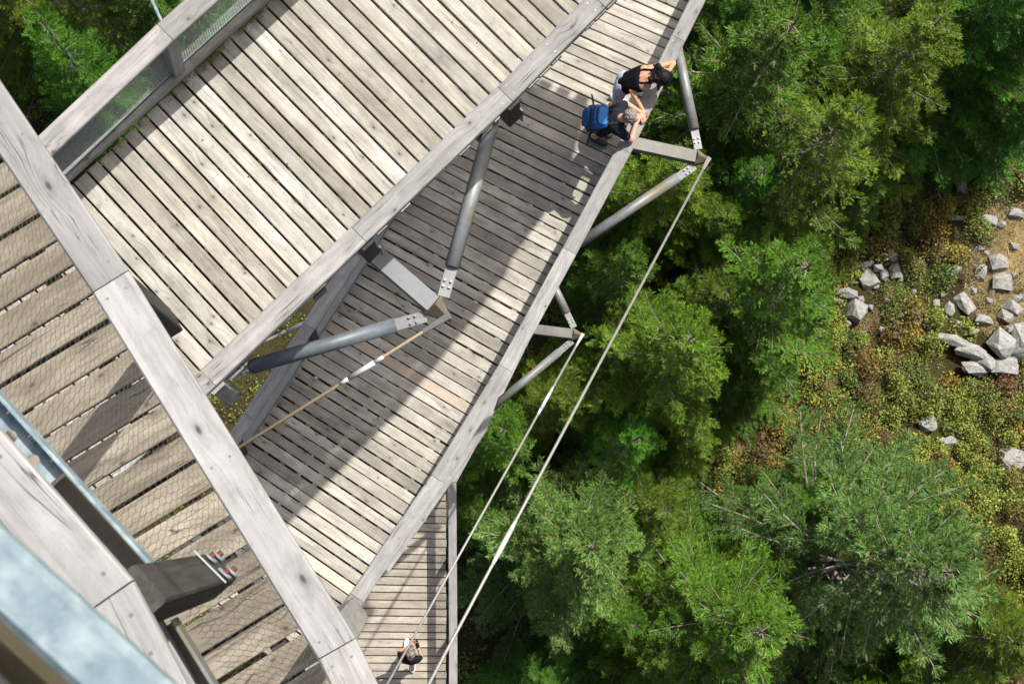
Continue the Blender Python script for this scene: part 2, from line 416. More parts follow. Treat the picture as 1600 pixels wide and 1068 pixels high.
def railing(label, rail_px, hr, base_px, hb, w=.19, t=.055, mat=None, posts=(), post_len=None, post_off=.0, toe=None, mats=None, mesh_on=True, pw=.11, toe_mat=None, sx=.022, group=None, sz=.022):
    top = [P(*p, hr) for p in rail_px]
    th = thing('timber_railing', label, 'railing', P(*base_px[len(base_px) // 2], hb), group)
    rail_planks(th, top, w, t, mat or M['rail'], mats=mats)
    bot = [P(*p, hb) for p in base_px]
    dn_ = np.array([0, 0, t + .004])
    if mesh_on:
        tt = [p - dn_ for p in top]
        bb = [p + np.array([0, 0, .12]) for p in bot]
        infill(th, tt, bb, sx=sx, sz=sz)
        for i in range(len(tt) - 1):
            beam('mesh_frame', tt[i] - [0, 0, .012], tt[i + 1] - [0, 0, .012], .02, .02, M['galv_dark'], th, c=.002)
            beam('mesh_frame', bb[i], bb[i + 1], .02, .02, M['galv_dark'], th, c=.002)
    if toe:
        tp = [P(*p, hb - .07) for p in toe]
        for i in range(len(tp) - 1): beam('toe_board', tp[i], tp[i + 1], .085, .09, toe_mat or M['rail'], th)
    for q in posts:
        i, s = q
        p = lerp(top[i], top[i + 1], s) if i < len(top) - 1 else top[-1]
        bo = lerp(bot[i], bot[i + 1], s) if i < len(bot) - 1 else bot[-1]
        d = (Vector(top[min(i + 1, len(top) - 1)]) - Vector(top[min(i, len(top) - 2)])).normalized()
        a, c = p - dn_, bo - np.array([0, 0, .16])
        m, ln = frame(a, c, tuple(d))
        v, f = extrude(section(pw, pw, .006), 0, ln)
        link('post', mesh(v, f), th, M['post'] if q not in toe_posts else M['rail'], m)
    return th, top, bot
toe_posts = set()

# B outer (left) railing with fine mesh and toe board
blp = [(30, 265), (258, 50), (420, -93), (700, -345), (950, -575)]
blb = [(44, 338), (277, 116), (440, -33), (720, -285), (970, -510)]
toe_posts = {(0, .12), (1, 0), (2, 0)}
railing('grey railing with fine wire mesh along the upper left edge of the pale walkway', blp, HB - 1.08, blb, HB, w=.195, mat=M['rail'], posts=[(0, .12), (1, 0), (2, 0)], toe=[(44, 330), (299, 100), (440, -28), (720, -280), (970, -505)], toe_mat=M['plank_b'], sx=.024, sz=.017)
toe_posts = set()
# B inner (right) railing
brp = [(170, 738), (325, 590), (560.5, 366), (789.5, 147), (934, 0), (1124, -190), (1266, -362), (1359, -486), (1406, -650)]
brb = [(185, 752), (341, 605), (575, 381), (804, 161), (948, 14), (1138, -176), (1280, -348), (1373, -472), (1420, -640)]
railing('grey railing running diagonally along the lower right edge of the pale walkway', brp, HB - 1.06, brb, HB, w=.18, posts=[], mat=M['rail'])
# C railings
clp = [(345, 716), (389, 650), (482, 509), (556, 397), (640, 262), (790, 30), (880, -110)]
clb = [(357, 742), (398, 680), (492, 538), (565, 425), (650, 285), (795, 50), (885, -95)]
railing('blue-grey shaded railing with ribbed mesh on the left edge of the half shaded walkway', clp, HC - 1.06, clb, HC, w=.165, posts=[(0, .5), (2, 0), (4, 0)], toe=[(354, 735), (396, 672), (490, 531), (563, 418), (648, 280)], mat=M['rail'])
crp = [(1175, -172), (1130, -80), (1060, 60), (975, 234), (890, 392), (790, 575), (684, 748), (558, 933), (478, 1050)]
crb = [(1174, -168), (1129, -76), (1059, 64), (974, 238), (889, 396), (789, 579), (683, 751), (558, 934), (479, 1050)]
railing('grey railing the couple lean on, right edge of the half shaded walkway', crp, HC - 1.06, crb, HC, w=.19, posts=[(1, .5), (3, 0), (4, 0), (5, 0), (6, 0), (7, 0)], mat=M['rail'])
# M railing peeking out under C
mrp = [(600, 888), (703, 741), (753, 667), (777, 596), (850, 455), (905, 360)]
railing('blue-grey handrail peeking out from under the railing the couple lean on', mrp, HM - 1.06, mrp, HM, w=.19, posts=[(1, 0), (3, 0)], mat=M['rail'])
# D railing
drp = [(708, 1255), (708, 1000), (706.5, 752), (755, 664), (832, 508)]
drb = [(703, 1255), (703, 1000), (702, 750), (754, 660), (832, 506)]
railing('straight grey railing on the right edge of the lowest tan walkway', drp, HD - 1.06, drb, HD, w=.165, posts=[(0, .4), (1, 0), (1, .5), (2, 0)], mat=M['rail'])
# ------------------------------------------------------------------ railing A and the E level next to the camera
arp = [(-230, -155), (-123, 3), (172, 440), (526, 1013), (590, 1147)]
HRA = 6.85
def vpost(th, px, h0, h1, w, d, mat, along, name='post', lean=(0, 0)):
    a = P(*px, h0); b = a - np.array([0, 0, h1 - h0]) + np.array([lean[0], lean[1], 0])
    m, ln = frame(a, b, along)
    v, f = extrude(section(w, d, .008), 0, ln)
    return link(name, mesh(v, f), th, mat, m), a, b
tRA = thing('timber_railing', 'broad bleached handrail crossing the picture from the left edge to the bottom', 'railing', P(172, 440, HA))
topA = [P(*p, HRA) for p in arp]
rail_planks(tRA, topA, .185, .07, M['rail_near'], mats=[M['rail_near'], M['rail_near'], M['rail_near'], M['rail']])
dA = Vector(topA[3] - topA[2]).normalized()
for px in ((176, 446), (519, 999)):
    vpost(tRA, px, HRA + .072, HRA + (1.5 if px[0] < 300 else 2.0), .15, .15, M['post'] if px[0] < 300 else M['rail'], tuple(dA))  # paler timber on the lower post stands in for its sunlit face
# steel strip under the handrail's inner side
offA = Vector((-dA.y, dA.x, 0)) * -.085
for i in range(4):
    a = Vector(topA[i]) + offA - Vector((0, 0, .085)); b = Vector(topA[i + 1]) + offA - Vector((0, 0, .085))
    beam('edge_strip', a, b, .012, .05, M['galv_dark'], tRA, c=.002)

# E handrail: broad bleached plank with a narrow outer plank
HE = 4.4
er = [(-190, 533), (165, 936), (260, 1118)]
tRE = thing('timber_railing', 'out of focus bleached handrail in the lower left corner beside the pale blue steel', 'railing', P(165, 936, HE + 1.2))
topE = [P(*p, HE) for p in er]
rail_planks(tRE, topE, .175, .06, M['rail_near'])
dE = Vector(topE[1] - topE[0]).normalized(); nE = Vector((dE.y, -dE.x, 0))
dE2 = Vector(topE[2] - topE[1]).normalized(); nE2 = Vector((dE2.y, -dE2.x, 0))
a = Vector(topE[0]) + nE * .115; b = Vector(topE[1]) + nE * .115 - dE * .05
rail_planks(tRE, [a - Vector((0, 0, .012)), b - Vector((0, 0, .012))], .05, .05, M['rail_near'], names='outer_strip')
# its post with bolted foot plates
pa = P(206, 936, HE + .06); pb = P(334, 899, 6.2)
m, ln = frame(pa, pb, tuple(dE))
v, f = extrude(section(.15, .14, .008), -.02, ln, section(.13, .14, .008))
# rotate so the broad face looks at the camera side
post = link('post', mesh(v, f), tRE, M['post'], m)
for k, xo in ((0, ln - .34), (1, ln - .12)):
    for sg in (-1, 1):
        bb = Bits(); r = .042
        ring = [(xo + r * .6 * math.cos(j * math.pi / 8), .074 + .004 * math.sin(j * math.pi / 8), sg * .040 + r * .72 * math.sin(j * math.pi / 8)) for j in range(16)]
        bb.add(ring + [(x, y + .008, z) for x, y, z in ring], [tuple(range(16, 32))[::-1]] + [(j, (j + 1) % 16, 16 + (j + 1) % 16, 16 + j) for j in range(16)])
        link('washer', mesh(bb.v, bb.f), post, M['blue'], m)
        tube('bolt', m @ Vector((xo, .08, sg * .040)), m @ Vector((xo, .098, sg * .040)), .012, M['copper'], post, n=6, smooth=False)
beam('binding_wire', m @ Vector((ln - .60, .080, -.078)), m @ Vector((ln - .52, .080, .078)), .006, .006, M['bright'], post, c=.001)

# pale blue steel channel running below the E handrail
HCH = 5.3
tCH = thing('steel_channel', 'pale blue galvanised channel with round holes below the corner handrail', 'steel beam', P(60, 700, HCH))
def strip_quad(pxs, h0, h1=None): return [P(x, y, h0) for x, y in pxs]
def plate(name, px_in, px_out, h, t, mat, parent, holes=None):
    a0, a1 = P(*px_in[0], h), P(*px_in[1], h); b0, b1 = P(*px_out[0], h), P(*px_out[1], h)
    z = np.array([0, 0, -t])
    v = [a0, a1, b1, b0, a0 + z, a1 + z, b1 + z, b0 + z]
    f = [(3, 2, 1, 0), (4, 5, 6, 7), (0, 1, 5, 4), (1, 2, 6, 5), (2, 3, 7, 6), (3, 0, 4, 7)]
    c = sum(v) / 8
    return link(name, mesh([p - c for p in v], f), parent, mat, Matrix.Translation(Vector(c)))
# flange with holes (left part): built as a perforated sheet
def holed_flange(name, p0, p1, w, holes, rh, t, mat, parent, n=16):
    m, ln = frame(p0, p1); V = []; F = []
    cuts = [0.0]
    for hx in holes: cuts += [hx - w * .40, hx + w * .40]
    cuts.append(ln)
    def rect(x0, x1):
        k = len(V); V.extend([(x0, -w / 2, 0), (x1, -w / 2, 0), (x1, w / 2, 0), (x0, w / 2, 0)]); F.append((k, k + 1, k + 2, k + 3))
    for i in range(0, len(cuts) - 1, 2): rect(cuts[i], cuts[i + 1])
    for hx in holes:
        k = len(V)
        for j in range(n):
            a_ = 2 * math.pi * (j + .5) / n; V.append((hx + rh * math.cos(a_), rh * math.sin(a_), 0))
        for j in range(n):
            a_ = 2 * math.pi * (j + .5) / n; s_ = max(abs(math.cos(a_)) / .40, abs(math.sin(a_)) / .5)
            V.append((hx + w * math.cos(a_) / s_, w * math.sin(a_) / s_, 0))
        for j in range(n): F.append((k + j, k + n + j, k + n + (j + 1) % n, k + (j + 1) % n))
    nv = len(V); V2 = [(x, y, z - t) for x, y, z in V]
    F2 = [tuple(nv + i for i in q[::-1]) for q in F]
    return link(name, mesh(V + V2, F + F2), parent, mat, m)
c0, c1 = P(-140, 513, HCH), P(82, 752, HCH)
cdv = (c1 - c0); cl = np.linalg.norm(cdv)
holed_flange('flange', c0, c1, .105, [.40 * cl, .555 * cl, .707 * cl, .865 * cl], .022, .008, M['blue'], tCH)
e0, e1 = P(-140, 462, HCH - .02), P(243, 887, HCH - .02)
beam('web', e0, e1, .014, .10, M['blue'], tCH, c=.003)
e2, e3 = P(92, 752, HCH + .09), P(228, 896, HCH + .09)
beam('lower_flange', e2, e3, .085, .012, M['rust'], tCH, c=.003)
for s in (.08, .18):
    q = lerp(e1, e0, s + .35)
# continuing piece beyond the post
g0, g1 = P(272, 966, HCH), P(370, 1125, HCH)
beam('web', g0, g1, .014, .10, M['galv'], tCH, c=.003)
g2, g3 = P(258, 978, HCH + .1), P(350, 1130, HCH + .1)
beam('lower_flange', g2, g3, .07, .012, M['rust'], tCH, c=.003)
# grey round bar beside it
tube('bar', P(243, 966, HCH + .05), P(325, 1115, HCH + .05), .022, M['rail'], tCH)

# hexagonal wire net from the channel down to the broad handrail
tN = thing('wire_net', 'hexagonal wire safety net stretched over the brown plank walkway', 'net', P(170, 600, 6.6))
nt = [P(-150, 450, HCH + .02), P(243, 887, HCH + .02), P(400, 1130, HCH + .02)]
nb = [P(-150, 15, HRA + .09), P(152, 455, HRA + .09), P(507, 1027, HRA + .09), P(560, 1140, HRA + .09)]
def poly_at(pts, s):
    ln = [np.linalg.norm(pts[i + 1] - pts[i]) for i in range(len(pts) - 1)]; q = s * sum(ln)
    for i, l_ in enumerate(ln):
        if q <= l_ or i == len(ln) - 1: return lerp(pts[i], pts[i + 1], q / l_)
        q -= l_
lenN = sum(np.linalg.norm(nb[i + 1] - nb[i]) for i in range(len(nb) - 1))
hN = np.linalg.norm(nb[1] - nt[0])
cw = .045; nxn = int(lenN / cw); nyn = 17
def net_pt(i, j):
    s = min(max(i / nxn, 0), 1); t_ = min(max(j / nyn, 0), 1)
    p = lerp(poly_at(nt, s), poly_at(nb, s), t_)
    return p - np.array([0, 0, .10 * math.sin(math.pi * t_)])
jj = np.random.default_rng(5)
bn = Bits(); nodes = {}
def gn(i, j):
    if (i, j) not in nodes: nodes[(i, j)] = net_pt(i + .06 * jj.normal(), j + .05 * jj.normal())
    return nodes[(i, j)]
for j in range(0, nyn):
    for i in range(nxn + 1):
        x = i + (.5 if j % 2 else 0)
        # hexagon mesh: each node splits into two half steps and a short twist
        a = gn(x, j * 1.0 + .0); b = gn(x, j + .42)
        bn.wire(a, b, .0016)
        bn.wire(b, gn(x - .5, j + 1.0), .0010); bn.wire(b, gn(x + .5, j + 1.0), .0010)
bn.build('net_wires', M['net'], tN)

# blurred pale blue handrail tube right below the camera, with a timber beam under it
HF = 2.05
tF = thing('steel_handrail', 'blurred pale blue galvanised steel rail across the bottom left corner', 'handrail', P(60, 960, HF + .5))
beam('rail_tube', P(-330, 591, HF), P(330, 1190, HF), .086, .05, M['blue'], tF, c=.012)
beam('rail_lip', P(-330, 640, HF + .06), P(300, 1213, HF + .06), .02, .05, M['galv_dark'], tF, c=.004)
tG = thing('timber_beam', 'blurred brown timber beam in the extreme lower left corner', 'beam', P(10, 1060, 2.5))
beam('beam_timber', P(-330, 700, 2.35), P(200, 1190, 2.35), .12, .08, M['olive_dark'], tG)
beam('cap_plank', P(-330, 790, 2.2), P(120, 1207, 2.2), .05, .03, M['rail_near'], tG)

# ------------------------------------------------------------------ outriggers
def outrigger(label, root, tip, h, feet, arm_mat, tube_mat, s=1.0, tube2_mat=None):
    """arm from under the walkway to the tip; two tubes run back from the tip to the walkway edge"""
    A, T = P(*root, h), P(*tip, h)
    th = thing('steel_outrigger', label, 'outrigger', A)
    ax = Vector(T - A).normalized(); side = Vector((-ax.y, ax.x, 0))
    arm_end = Vector(T) - ax * .20
    beam('arm', A, arm_end, .165, .16, arm_mat, th, c=.004)
    # arrow shaped tip bracket: two sloping plates meeting on a ridge
    e = arm_end; w = .17; z = .09
    up = Vector((0, 0, 1))
    v = [e + side * w * .62 + up * .06, e - side * w * .62 + up * .06, e + ax * .22 + up * .03, e + ax * .02 + up * .15,
         e + side * w * .62 - up * .10, e - side * w * .62 - up * .10, e + ax * .22 - up * .10]
    f = [(0, 2, 3), (3, 2, 1), (0, 3, 1), (4, 5, 6), (0, 4, 6, 2), (1, 2, 6, 5), (0, 1, 5, 4)]
    c = e + ax * .1
    link('tip_bracket', mesh([q - c for q in v], f), th, M['rust'], Matrix.Translation(c))
    for n_, (ft, hf) in enumerate(feet):
        F = Vector(P(*ft, hf)); sgn = 1 if (F - Vector(A)).dot(side) > 0 else -1
        st = e + side * sgn * .10 + ax * .03
        d = (F - st).normalized()
        tm = tube2_mat if (tube2_mat and n_ == 1) else tube_mat
        tb = tube('brace_tube', st + d * .30, F, .068, tm, th, n=20)
        # fin plate with four bolts at each end
        for (q0, q1) in ((st + d * .02, st + d * .36), (F - d * .05, F + d * .26)):
            fin = beam('fin_plate', q0, q1, .11, .016, M['fin'], tb, c=.002)
            for u in (.35, .65):
                for yv in (-.028, .028):
                    mf, lf = frame(q0, q1)
                    b0 = mf @ Vector((lf * (u * .55 + .08), yv, .006)); b1 = mf @ Vector((lf * (u * .55 + .08), yv, .03))
                    tube('bolt', b0, b1, .013, M['bolt'], fin, n=6, smooth=False)
    return th, e + ax * .17 + Vector((0, 0, .06))

nB, tipB = outrigger('blue-grey steel outrigger over the half shaded walkway with two round brace tubes', (563, 378), (703, 499), HB + .05,
      [((768, 196), HB + .12), ((392, 573), HB + .12)], M['arm'], M['galv'], tube2_mat=M['galv_dark'])
nC_, tipC = outrigger('grey steel outrigger beside the couple pointing out over the trees', (975, 222), (1109, 251), HC + .05,
      [((1056, 62), HC + .12), ((905, 380), HC + .12)], M['arm_olive'], M['galv'])
nM, tipM = outrigger('smaller grey steel outrigger lower down under the railing beside the trees', (815, 512), (912, 524), HM + .05,
      [((855, 425), HM + .12), ((765, 640), HM + .12)], M['arm_olive'], M['galv'])
# post blocks where the B handrail is carried on the outriggers
tPB = []
for lab, px in (('dark timber post below the pale walkway railing at the upper brace tube', (789.5, 150)), ('dark timber post below the pale walkway railing at the outrigger arm', (562, 368)), ('grey timber post under the lower end of the pale walkway railing', (327, 592))):
    a = P(*px, HB - 1.0)
    t_ = thing('railing_post', lab, 'post', a - np.array([0, 0, 1.2]), 'posts of the pale walkway railing')
    d_ = Vector(P(*brp[3], HB) - P(*brp[2], HB)).normalized()
    nn = Vector((d_.y, -d_.x, 0)) * .055
    m_, ln_ = frame(Vector(a) + nn, Vector(a) + nn * 1.7 - Vector((0, 0, 0.45 if 'dark' in lab else .85)), tuple(d_))
    v_, f_ = extrude(section(.13, .13, .008), 0, ln_)
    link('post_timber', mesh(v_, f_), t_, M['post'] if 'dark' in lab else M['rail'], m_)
    beam('foot_plate', m_ @ Vector((ln_ - .16, -.05, .085)), m_ @ Vector((ln_ + .12, -.05, .085)), .05, .02, M['galv_dark'], t_, up=tuple(d_))
    beam('foot_plate', m_ @ Vector((ln_ - .16, .05, .085)), m_ @ Vector((ln_ + .12, .05, .085)), .05, .02, M['galv_dark'], t_, up=tuple(d_))

# ------------------------------------------------------------------ cables
def cable(label, p0, p1, r, mat, sleeves, extend=0.0, end=True):
    p0, p1 = Vector(p0), Vector(p1); d = (p1 - p0).normalized()
    th = thing('steel_cable', label, 'cable', p0)
    tube('cable_strand', p0, p1 + d * extend, r, mat, th, n=10)
    for s0, s1, k in sleeves:
        tube('turnbuckle', p0.lerp(p1, s0), p0.lerp(p1, s1), r * k, M['bright'], th, n=12)
        tube('turnbuckle_end', p0.lerp(p1, s1), p0.lerp(p1, s1 + (s1 - s0) * .35), r * k * .95, M['bright'], th, n=12, r1=r * 1.02)
        tube('turnbuckle_end', p0.lerp(p1, s0), p0.lerp(p1, s0 - (s1 - s0) * .35), r * k * .95, M['bright'], th, n=12, r1=r * 1.02)
    if end:
        fk = beam('fork_end', p0 - d * .02, p0 + d * .26, .065, .05, M['galv'], th, w1=.038, t1=.036, c=.006)
    return th
cable('tan cable crossing above the half shaded walkway from its outrigger', tipB, P(300, 745, HB + 1.0), .0165, M['cable_tan'], [(.275, .375, 1.55)], .8)
cable('long grey cable from the outrigger beside the couple down to the bottom', tipC, P(670, 1068, 14.5), .0165, M['cable'], [(.775, .815, 1.6)], 2.0)
cable('thinner grey cable from the lower outrigger crossing the lone walker', tipM, P(605, 1068, 23.5), .019, M['cable'], [(.185, .235, 1.5)], 2.0)
cable('thin cable glimpsed through the dark gap between two walkways', P(500, 493, HC + 3), P(330, 572, HC + 4), .022, M['cable'], [(.10, .30, 1.4)], .5, end=False)
cable('thin pale rod behind the mesh railing in the upper left', P(225, -25, HB + .4), P(262, 54, HB + .2), .016, M['blue'], [], .3, end=False)
# ------------------------------------------------------------------ ground
def vnoise(x, y, seed=0):
    """smooth value noise on numpy arrays"""
    r = np.random.default_rng(seed); tab = r.random((64, 64))
    xi = np.floor(x).astype(int); yi = np.floor(y).astype(int); fx = x - xi; fy = y - yi
    fx = fx * fx * (3 - 2 * fx); fy = fy * fy * (3 - 2 * fy)
    g = lambda a, b: tab[a % 64, b % 64]
    return (g(xi, yi) * (1 - fx) + g(xi + 1, yi) * fx) * (1 - fy) + (g(xi, yi + 1) * (1 - fx) + g(xi + 1, yi + 1) * fx) * fy
def fbm(x, y, seed=0, o=4):
    s = 0; a = .5
    for k in range(o): s = s + a * vnoise(x * 2 ** k + 7.3 * k, y * 2 ** k + 3.1 * k, seed + k); a *= .5
    return s
def gz(x, y): return (fbm(np.asarray(x) * .12 + 9, np.asarray(y) * .12 + 4, 3) - .47) * 2.2 + (fbm(np.asarray(x) * .9, np.asarray(y) * .9, 8, 3) - .44) * .35
def G(px, py):
    p = P(px, py, CAM_Z)
    for _ in range(3): p = P(px, py, CAM_Z - float(gz(p[0], p[1])))
    return p

ax = np.concatenate([[-250, -150, -90, -60, -40], np.linspace(-26, 32, 175), [45, 65, 95, 150, 250]])
ay = np.concatenate([[-250, -150, -90, -60, -35], np.linspace(-18, 32, 150), [45, 65, 95, 150, 250]])
X, Y = np.meshgrid(ax, ay); Zg = gz(X, Y)
nx, ny = len(ax), len(ay)
idx = np.arange(nx * ny).reshape(ny, nx)
quads = np.stack([idx[:-1, :-1], idx[:-1, 1:], idx[1:, 1:], idx[1:, :-1]], -1).reshape(-1, 4)
V = np.stack([X, Y, Zg], -1).reshape(-1, 3)
path_px = [(1020, 800), (1090, 745), (1165, 690), (1215, 650), (1290, 620), (1340, 570), (1352, 510), (1400, 460), (1455, 440)]
path_w = np.array([G(*p)[:2] for p in path_px])
def d_path(x, y):
    p = np.stack([x, y], -1); d = np.full(x.shape, 1e9)
    for i in range(len(path_w) - 1):
        a, b = path_w[i], path_w[i + 1]; ab = b - a
        t = np.clip(((p - a) @ ab) / (ab @ ab), 0, 1); d = np.minimum(d, np.linalg.norm(p - (a + t[..., None] * ab), axis=-1))
    return d
dry_c = G(1610, 415)[:2]
dp = d_path(V[:, 0], V[:, 1]); wob = fbm(V[:, 0] * 1.3, V[:, 1] * 1.3, 21)
tint = np.zeros((len(V), 3))
tint[:, 0] = np.clip(1.0 - (dp - .22 * wob) / .18, 0, 1) * np.clip((wob - .40) / .12, 0, 1)
dd = np.linalg.norm((V[:, :2] - dry_c) * np.array([1.0, .75]), axis=1)
tint[:, 1] = np.clip(1.6 - dd / 1.1 + (wob - .5) * 1.5, 0, 1)
gt = NT('forest_floor'); at_ = gt.n('ShaderNodeAttribute', attribute_name='tint'); sp = gt.n('ShaderNodeSeparateColor'); gt.l(at_.outputs['Color'], sp.inputs[0])
tc = gt.n('ShaderNodeTexCoord'); n1 = gt.noise(tc.outputs['Object'], 1.1, 6, .6); n2 = gt.noise(tc.outputs['Object'], 14, 5, .7); n3 = gt.noise(tc.outputs['Object'], .35, 3)
c = gt.ramp(n1, [(.30, (.045, .030, .016)), (.48, (.055, .046, .018)), (.60, (.055, .060, .016)), (.75, (.095, .072, .026))])
c = gt.mix(gt.ramp(n2, [(.35, .65), (.6, 0.0)]), c, (.022, .015, .009))
c = gt.mix(sp.outputs[0], c, gt.ramp(n2, [(.3, (.13, .075, .04)), (.7, (.26, .17, .10))]))
c = gt.mix(sp.outputs[1], c, gt.ramp(n2, [(.3, (.28, .19, .07)), (.7, (.46, .36, .17))]))
gt.l(c, gt.b.inputs['Base Color']); gt.b.inputs['Roughness'].default_value = .95; gt.b.inputs['Specular IOR Level'].default_value = .1
gt.bump(n2, .8, .08)
ground = link('ground', big_mesh(V, quads, tint, True), None, gt.m); ground['kind'] = 'structure'

# ------------------------------------------------------------------ foliage material
def foliage(name, hue=.5, sat=1.0, val=1.0, trans=.18, rough=.55, var=.05):
    t = NT(name); a = t.n('ShaderNodeAttribute', attribute_name='tint'); oi = t.n('ShaderNodeObjectInfo')
    hs = t.n('ShaderNodeHueSaturation'); t.l(a.outputs['Color'], hs.inputs['Color'])
    t.l(t.math('ADD', t.math('MULTIPLY', oi.outputs['Random'], var), hue - var / 2), hs.inputs['Hue'])
    r2 = t.math('FRACT', t.math('MULTIPLY', oi.outputs['Random'], 13.7))
    t.l(t.math('ADD', t.math('MULTIPLY', r2, .5 * val), .75 * val), hs.inputs['Value']); hs.inputs['Saturation'].default_value = sat
    t.l(hs.outputs[0], t.b.inputs['Base Color']); t.b.inputs['Roughness'].default_value = rough
    t.b.inputs['Specular IOR Level'].default_value = .35
    tr = t.n('ShaderNodeBsdfTranslucent'); t.l(hs.outputs[0], tr.inputs[0])
    mx = t.n('ShaderNodeMixShader'); mx.inputs[0].default_value = trans
    t.l(t.b.outputs[0], mx.inputs[1]); t.l(tr.outputs[0], mx.inputs[2])
    t.l(mx.outputs[0], t.t.nodes['Material Output'].inputs['Surface'])
    return t.m
M['needle'] = foliage('spruce_needles', .5, 1.05, 1.0)
M['needle_blue'] = foliage('blue_green_needles', .500, .92, .90, var=.01)
M['shrub'] = foliage('bilberry_leaves', .5, 1.0, 1.0, .12, .6, 0.0)
M['bark'] = plain('spruce_bark', (.15, .12, .095), .9, .4, 12)
M['twig'] = plain('grey_twig', (.21, .185, .15), .85, .25, 20)

def spruce(seed, H=12.0, R=2.7, bare=.2, sparse=1.0):
    r = np.random.default_rng(seed)
    base, left, tip, right, cols = [], [], [], [], []; wv = 1.0
    tw = Bits()
    z = H * .10
    while z < H - .15:
        u = z / H
        nb = int(r.integers(5, 8)); ph0 = r.random() * 6.283
        Lmax = R * (1 - u) ** .78 * min(1, .75 + u * 2.2) + .12
        for k in range(nb):
            ph = ph0 + 6.283 * (k + .35 * r.normal()) / nb
            Lb = Lmax * r.uniform(.55, 1.2)
            if r.random() < .06: continue
            a1 = -.28 + .75 * u ** 1.5 + .08 * r.normal(); a2 = .22 - .1 * u
            d = np.array([math.cos(ph), math.sin(ph), 0]); sd_ = np.array([-d[1], d[0], 0])
            bend = .12 * r.normal()
            zz = z + r.uniform(-.12, .12)
            def pt(s):
                s = np.asarray(s)[..., None]
                return d * s * Lb + sd_ * bend * s * s * Lb + np.array([0, 0, 1.0]) * (zz + Lb * (a1 * s + a2 * s * s))
            q = pt(np.linspace(0, 1, 5))
            for i in range(4): tw.wire(q[i], q[i + 1], .022 * (1 - i / 5) * (Lb / 2 + .3))
            ns = max(3, int(Lb * (1 - bare) / .125 * sparse))
            ss = bare + (1 - bare) * (np.arange(ns) + r.uniform(0, .8, ns)) / ns
            btint = r.uniform(.65, 1.4); wv = r.uniform(.75, 1.35)
            for s in ss:
                for sg in (-1, 1):
                    if r.random() < .07: continue
                    l2 = Lb * .36 * max(0.02, 1.04 - s) ** .75 * r.uniform(.6, 1.2) + .07
                    an = sg * (1.05 - .45 * s + .15 * r.normal())
                    dd_ = d * math.cos(an) + sd_ * math.sin(an); dd_[2] += a1 + 2 * a2 * s + .10 * r.normal() - .05
                    dd_ /= np.linalg.norm(dd_); p0 = pt(s)
                    nn_ = np.cross(dd_, [0, 0, 1.0]); nn_ /= np.linalg.norm(nn_); up_ = np.cross(nn_, dd_)
                    n3 = max(2, int(l2 / .022))
                    tt = (np.arange(n3) + r.uniform(.2, .9, n3)) / n3
                    if l2 > .3 and r.random() < .3: tw.wire(p0, p0 + dd_ * l2 * .8, .005)
                    for sg2 in (-1, 0, 1):
                        aa = sg2 * .62 + .16 * r.normal(size=n3); el = .16 + .20 * r.normal(size=n3)
                        if sg2 == 0: el = .55 + .25 * r.normal(size=n3)
                        dv = dd_[None] * (np.cos(aa) * np.cos(el))[:, None] + nn_[None] * (np.sin(aa) * np.cos(el))[:, None] + up_[None] * np.sin(el)[:, None]
                        l3 = r.uniform(.07, .17, n3) * (1.1 - .35 * tt)
                        b0 = p0[None] + dd_[None] * (tt * l2)[:, None]
                        sv = np.cross(dv, r.normal(size=(n3, 3)) * .5 + up_[None]); sv /= np.linalg.norm(sv, axis=1)[:, None] + 1e-6
                        w = wv * r.uniform(.007, .0135, n3)[:, None]
                        mid_ = b0 + dv * (l3 * .45)[:, None]
                        base.append(b0); left.append(mid_ + sv * w); tip.append(b0 + dv * l3[:, None]); right.append(mid_ - sv * w)
                        g = btint * r.uniform(.7, 1.35, n3)
                        yl = r.uniform(.7, 1.5, n3)
                        cols.append(np.stack([.080 * g * yl, .176 * g, .020 * g], 1))
        z += r.uniform(.30, .50) * (1.0 - .35 * u)
    B_, L_, T_, R_ = (np.concatenate(q) for q in (base, left, tip, right)); C_ = np.concatenate(cols)
    n = len(B_); V = np.stack([B_, L_, T_, R_], 1).reshape(-1, 3)
    F = np.arange(4 * n).reshape(n, 4)
    crown = big_mesh(V, F, np.repeat(C_, 4, axis=0))
    crown.materials.append(M['needle'])
    # trunk
    tv, tf, k = [], [], 8
    for j, (zz, rr) in enumerate(((-.6, .26), (.3, .19), (H * .35, .13), (H * .7, .07), (H, .012))):
        tv += [(rr * math.cos(6.283 * i / k), rr * math.sin(6.283 * i / k), zz) for i in range(k)]
        if j: tf += [((j - 1) * k + i, (j - 1) * k + (i + 1) % k, j * k + (i + 1) % k, j * k + i) for i in range(k)]
    trunk = mesh(tv, tf, True); trunk.materials.append(M['bark'])
    twm = big_mesh(np.array(tw.v), np.array([q for q in tw.f])); twm.materials.append(M['twig'])
    return crown, trunk, twm
KINDS = [spruce(1), spruce(2, 12, 2.4, .24), spruce(3, 12, 3.1, .3, .9), spruce(4, 12, 2.8, .15, 1.1), spruce(5, 12, 2.3, .32, .8)]

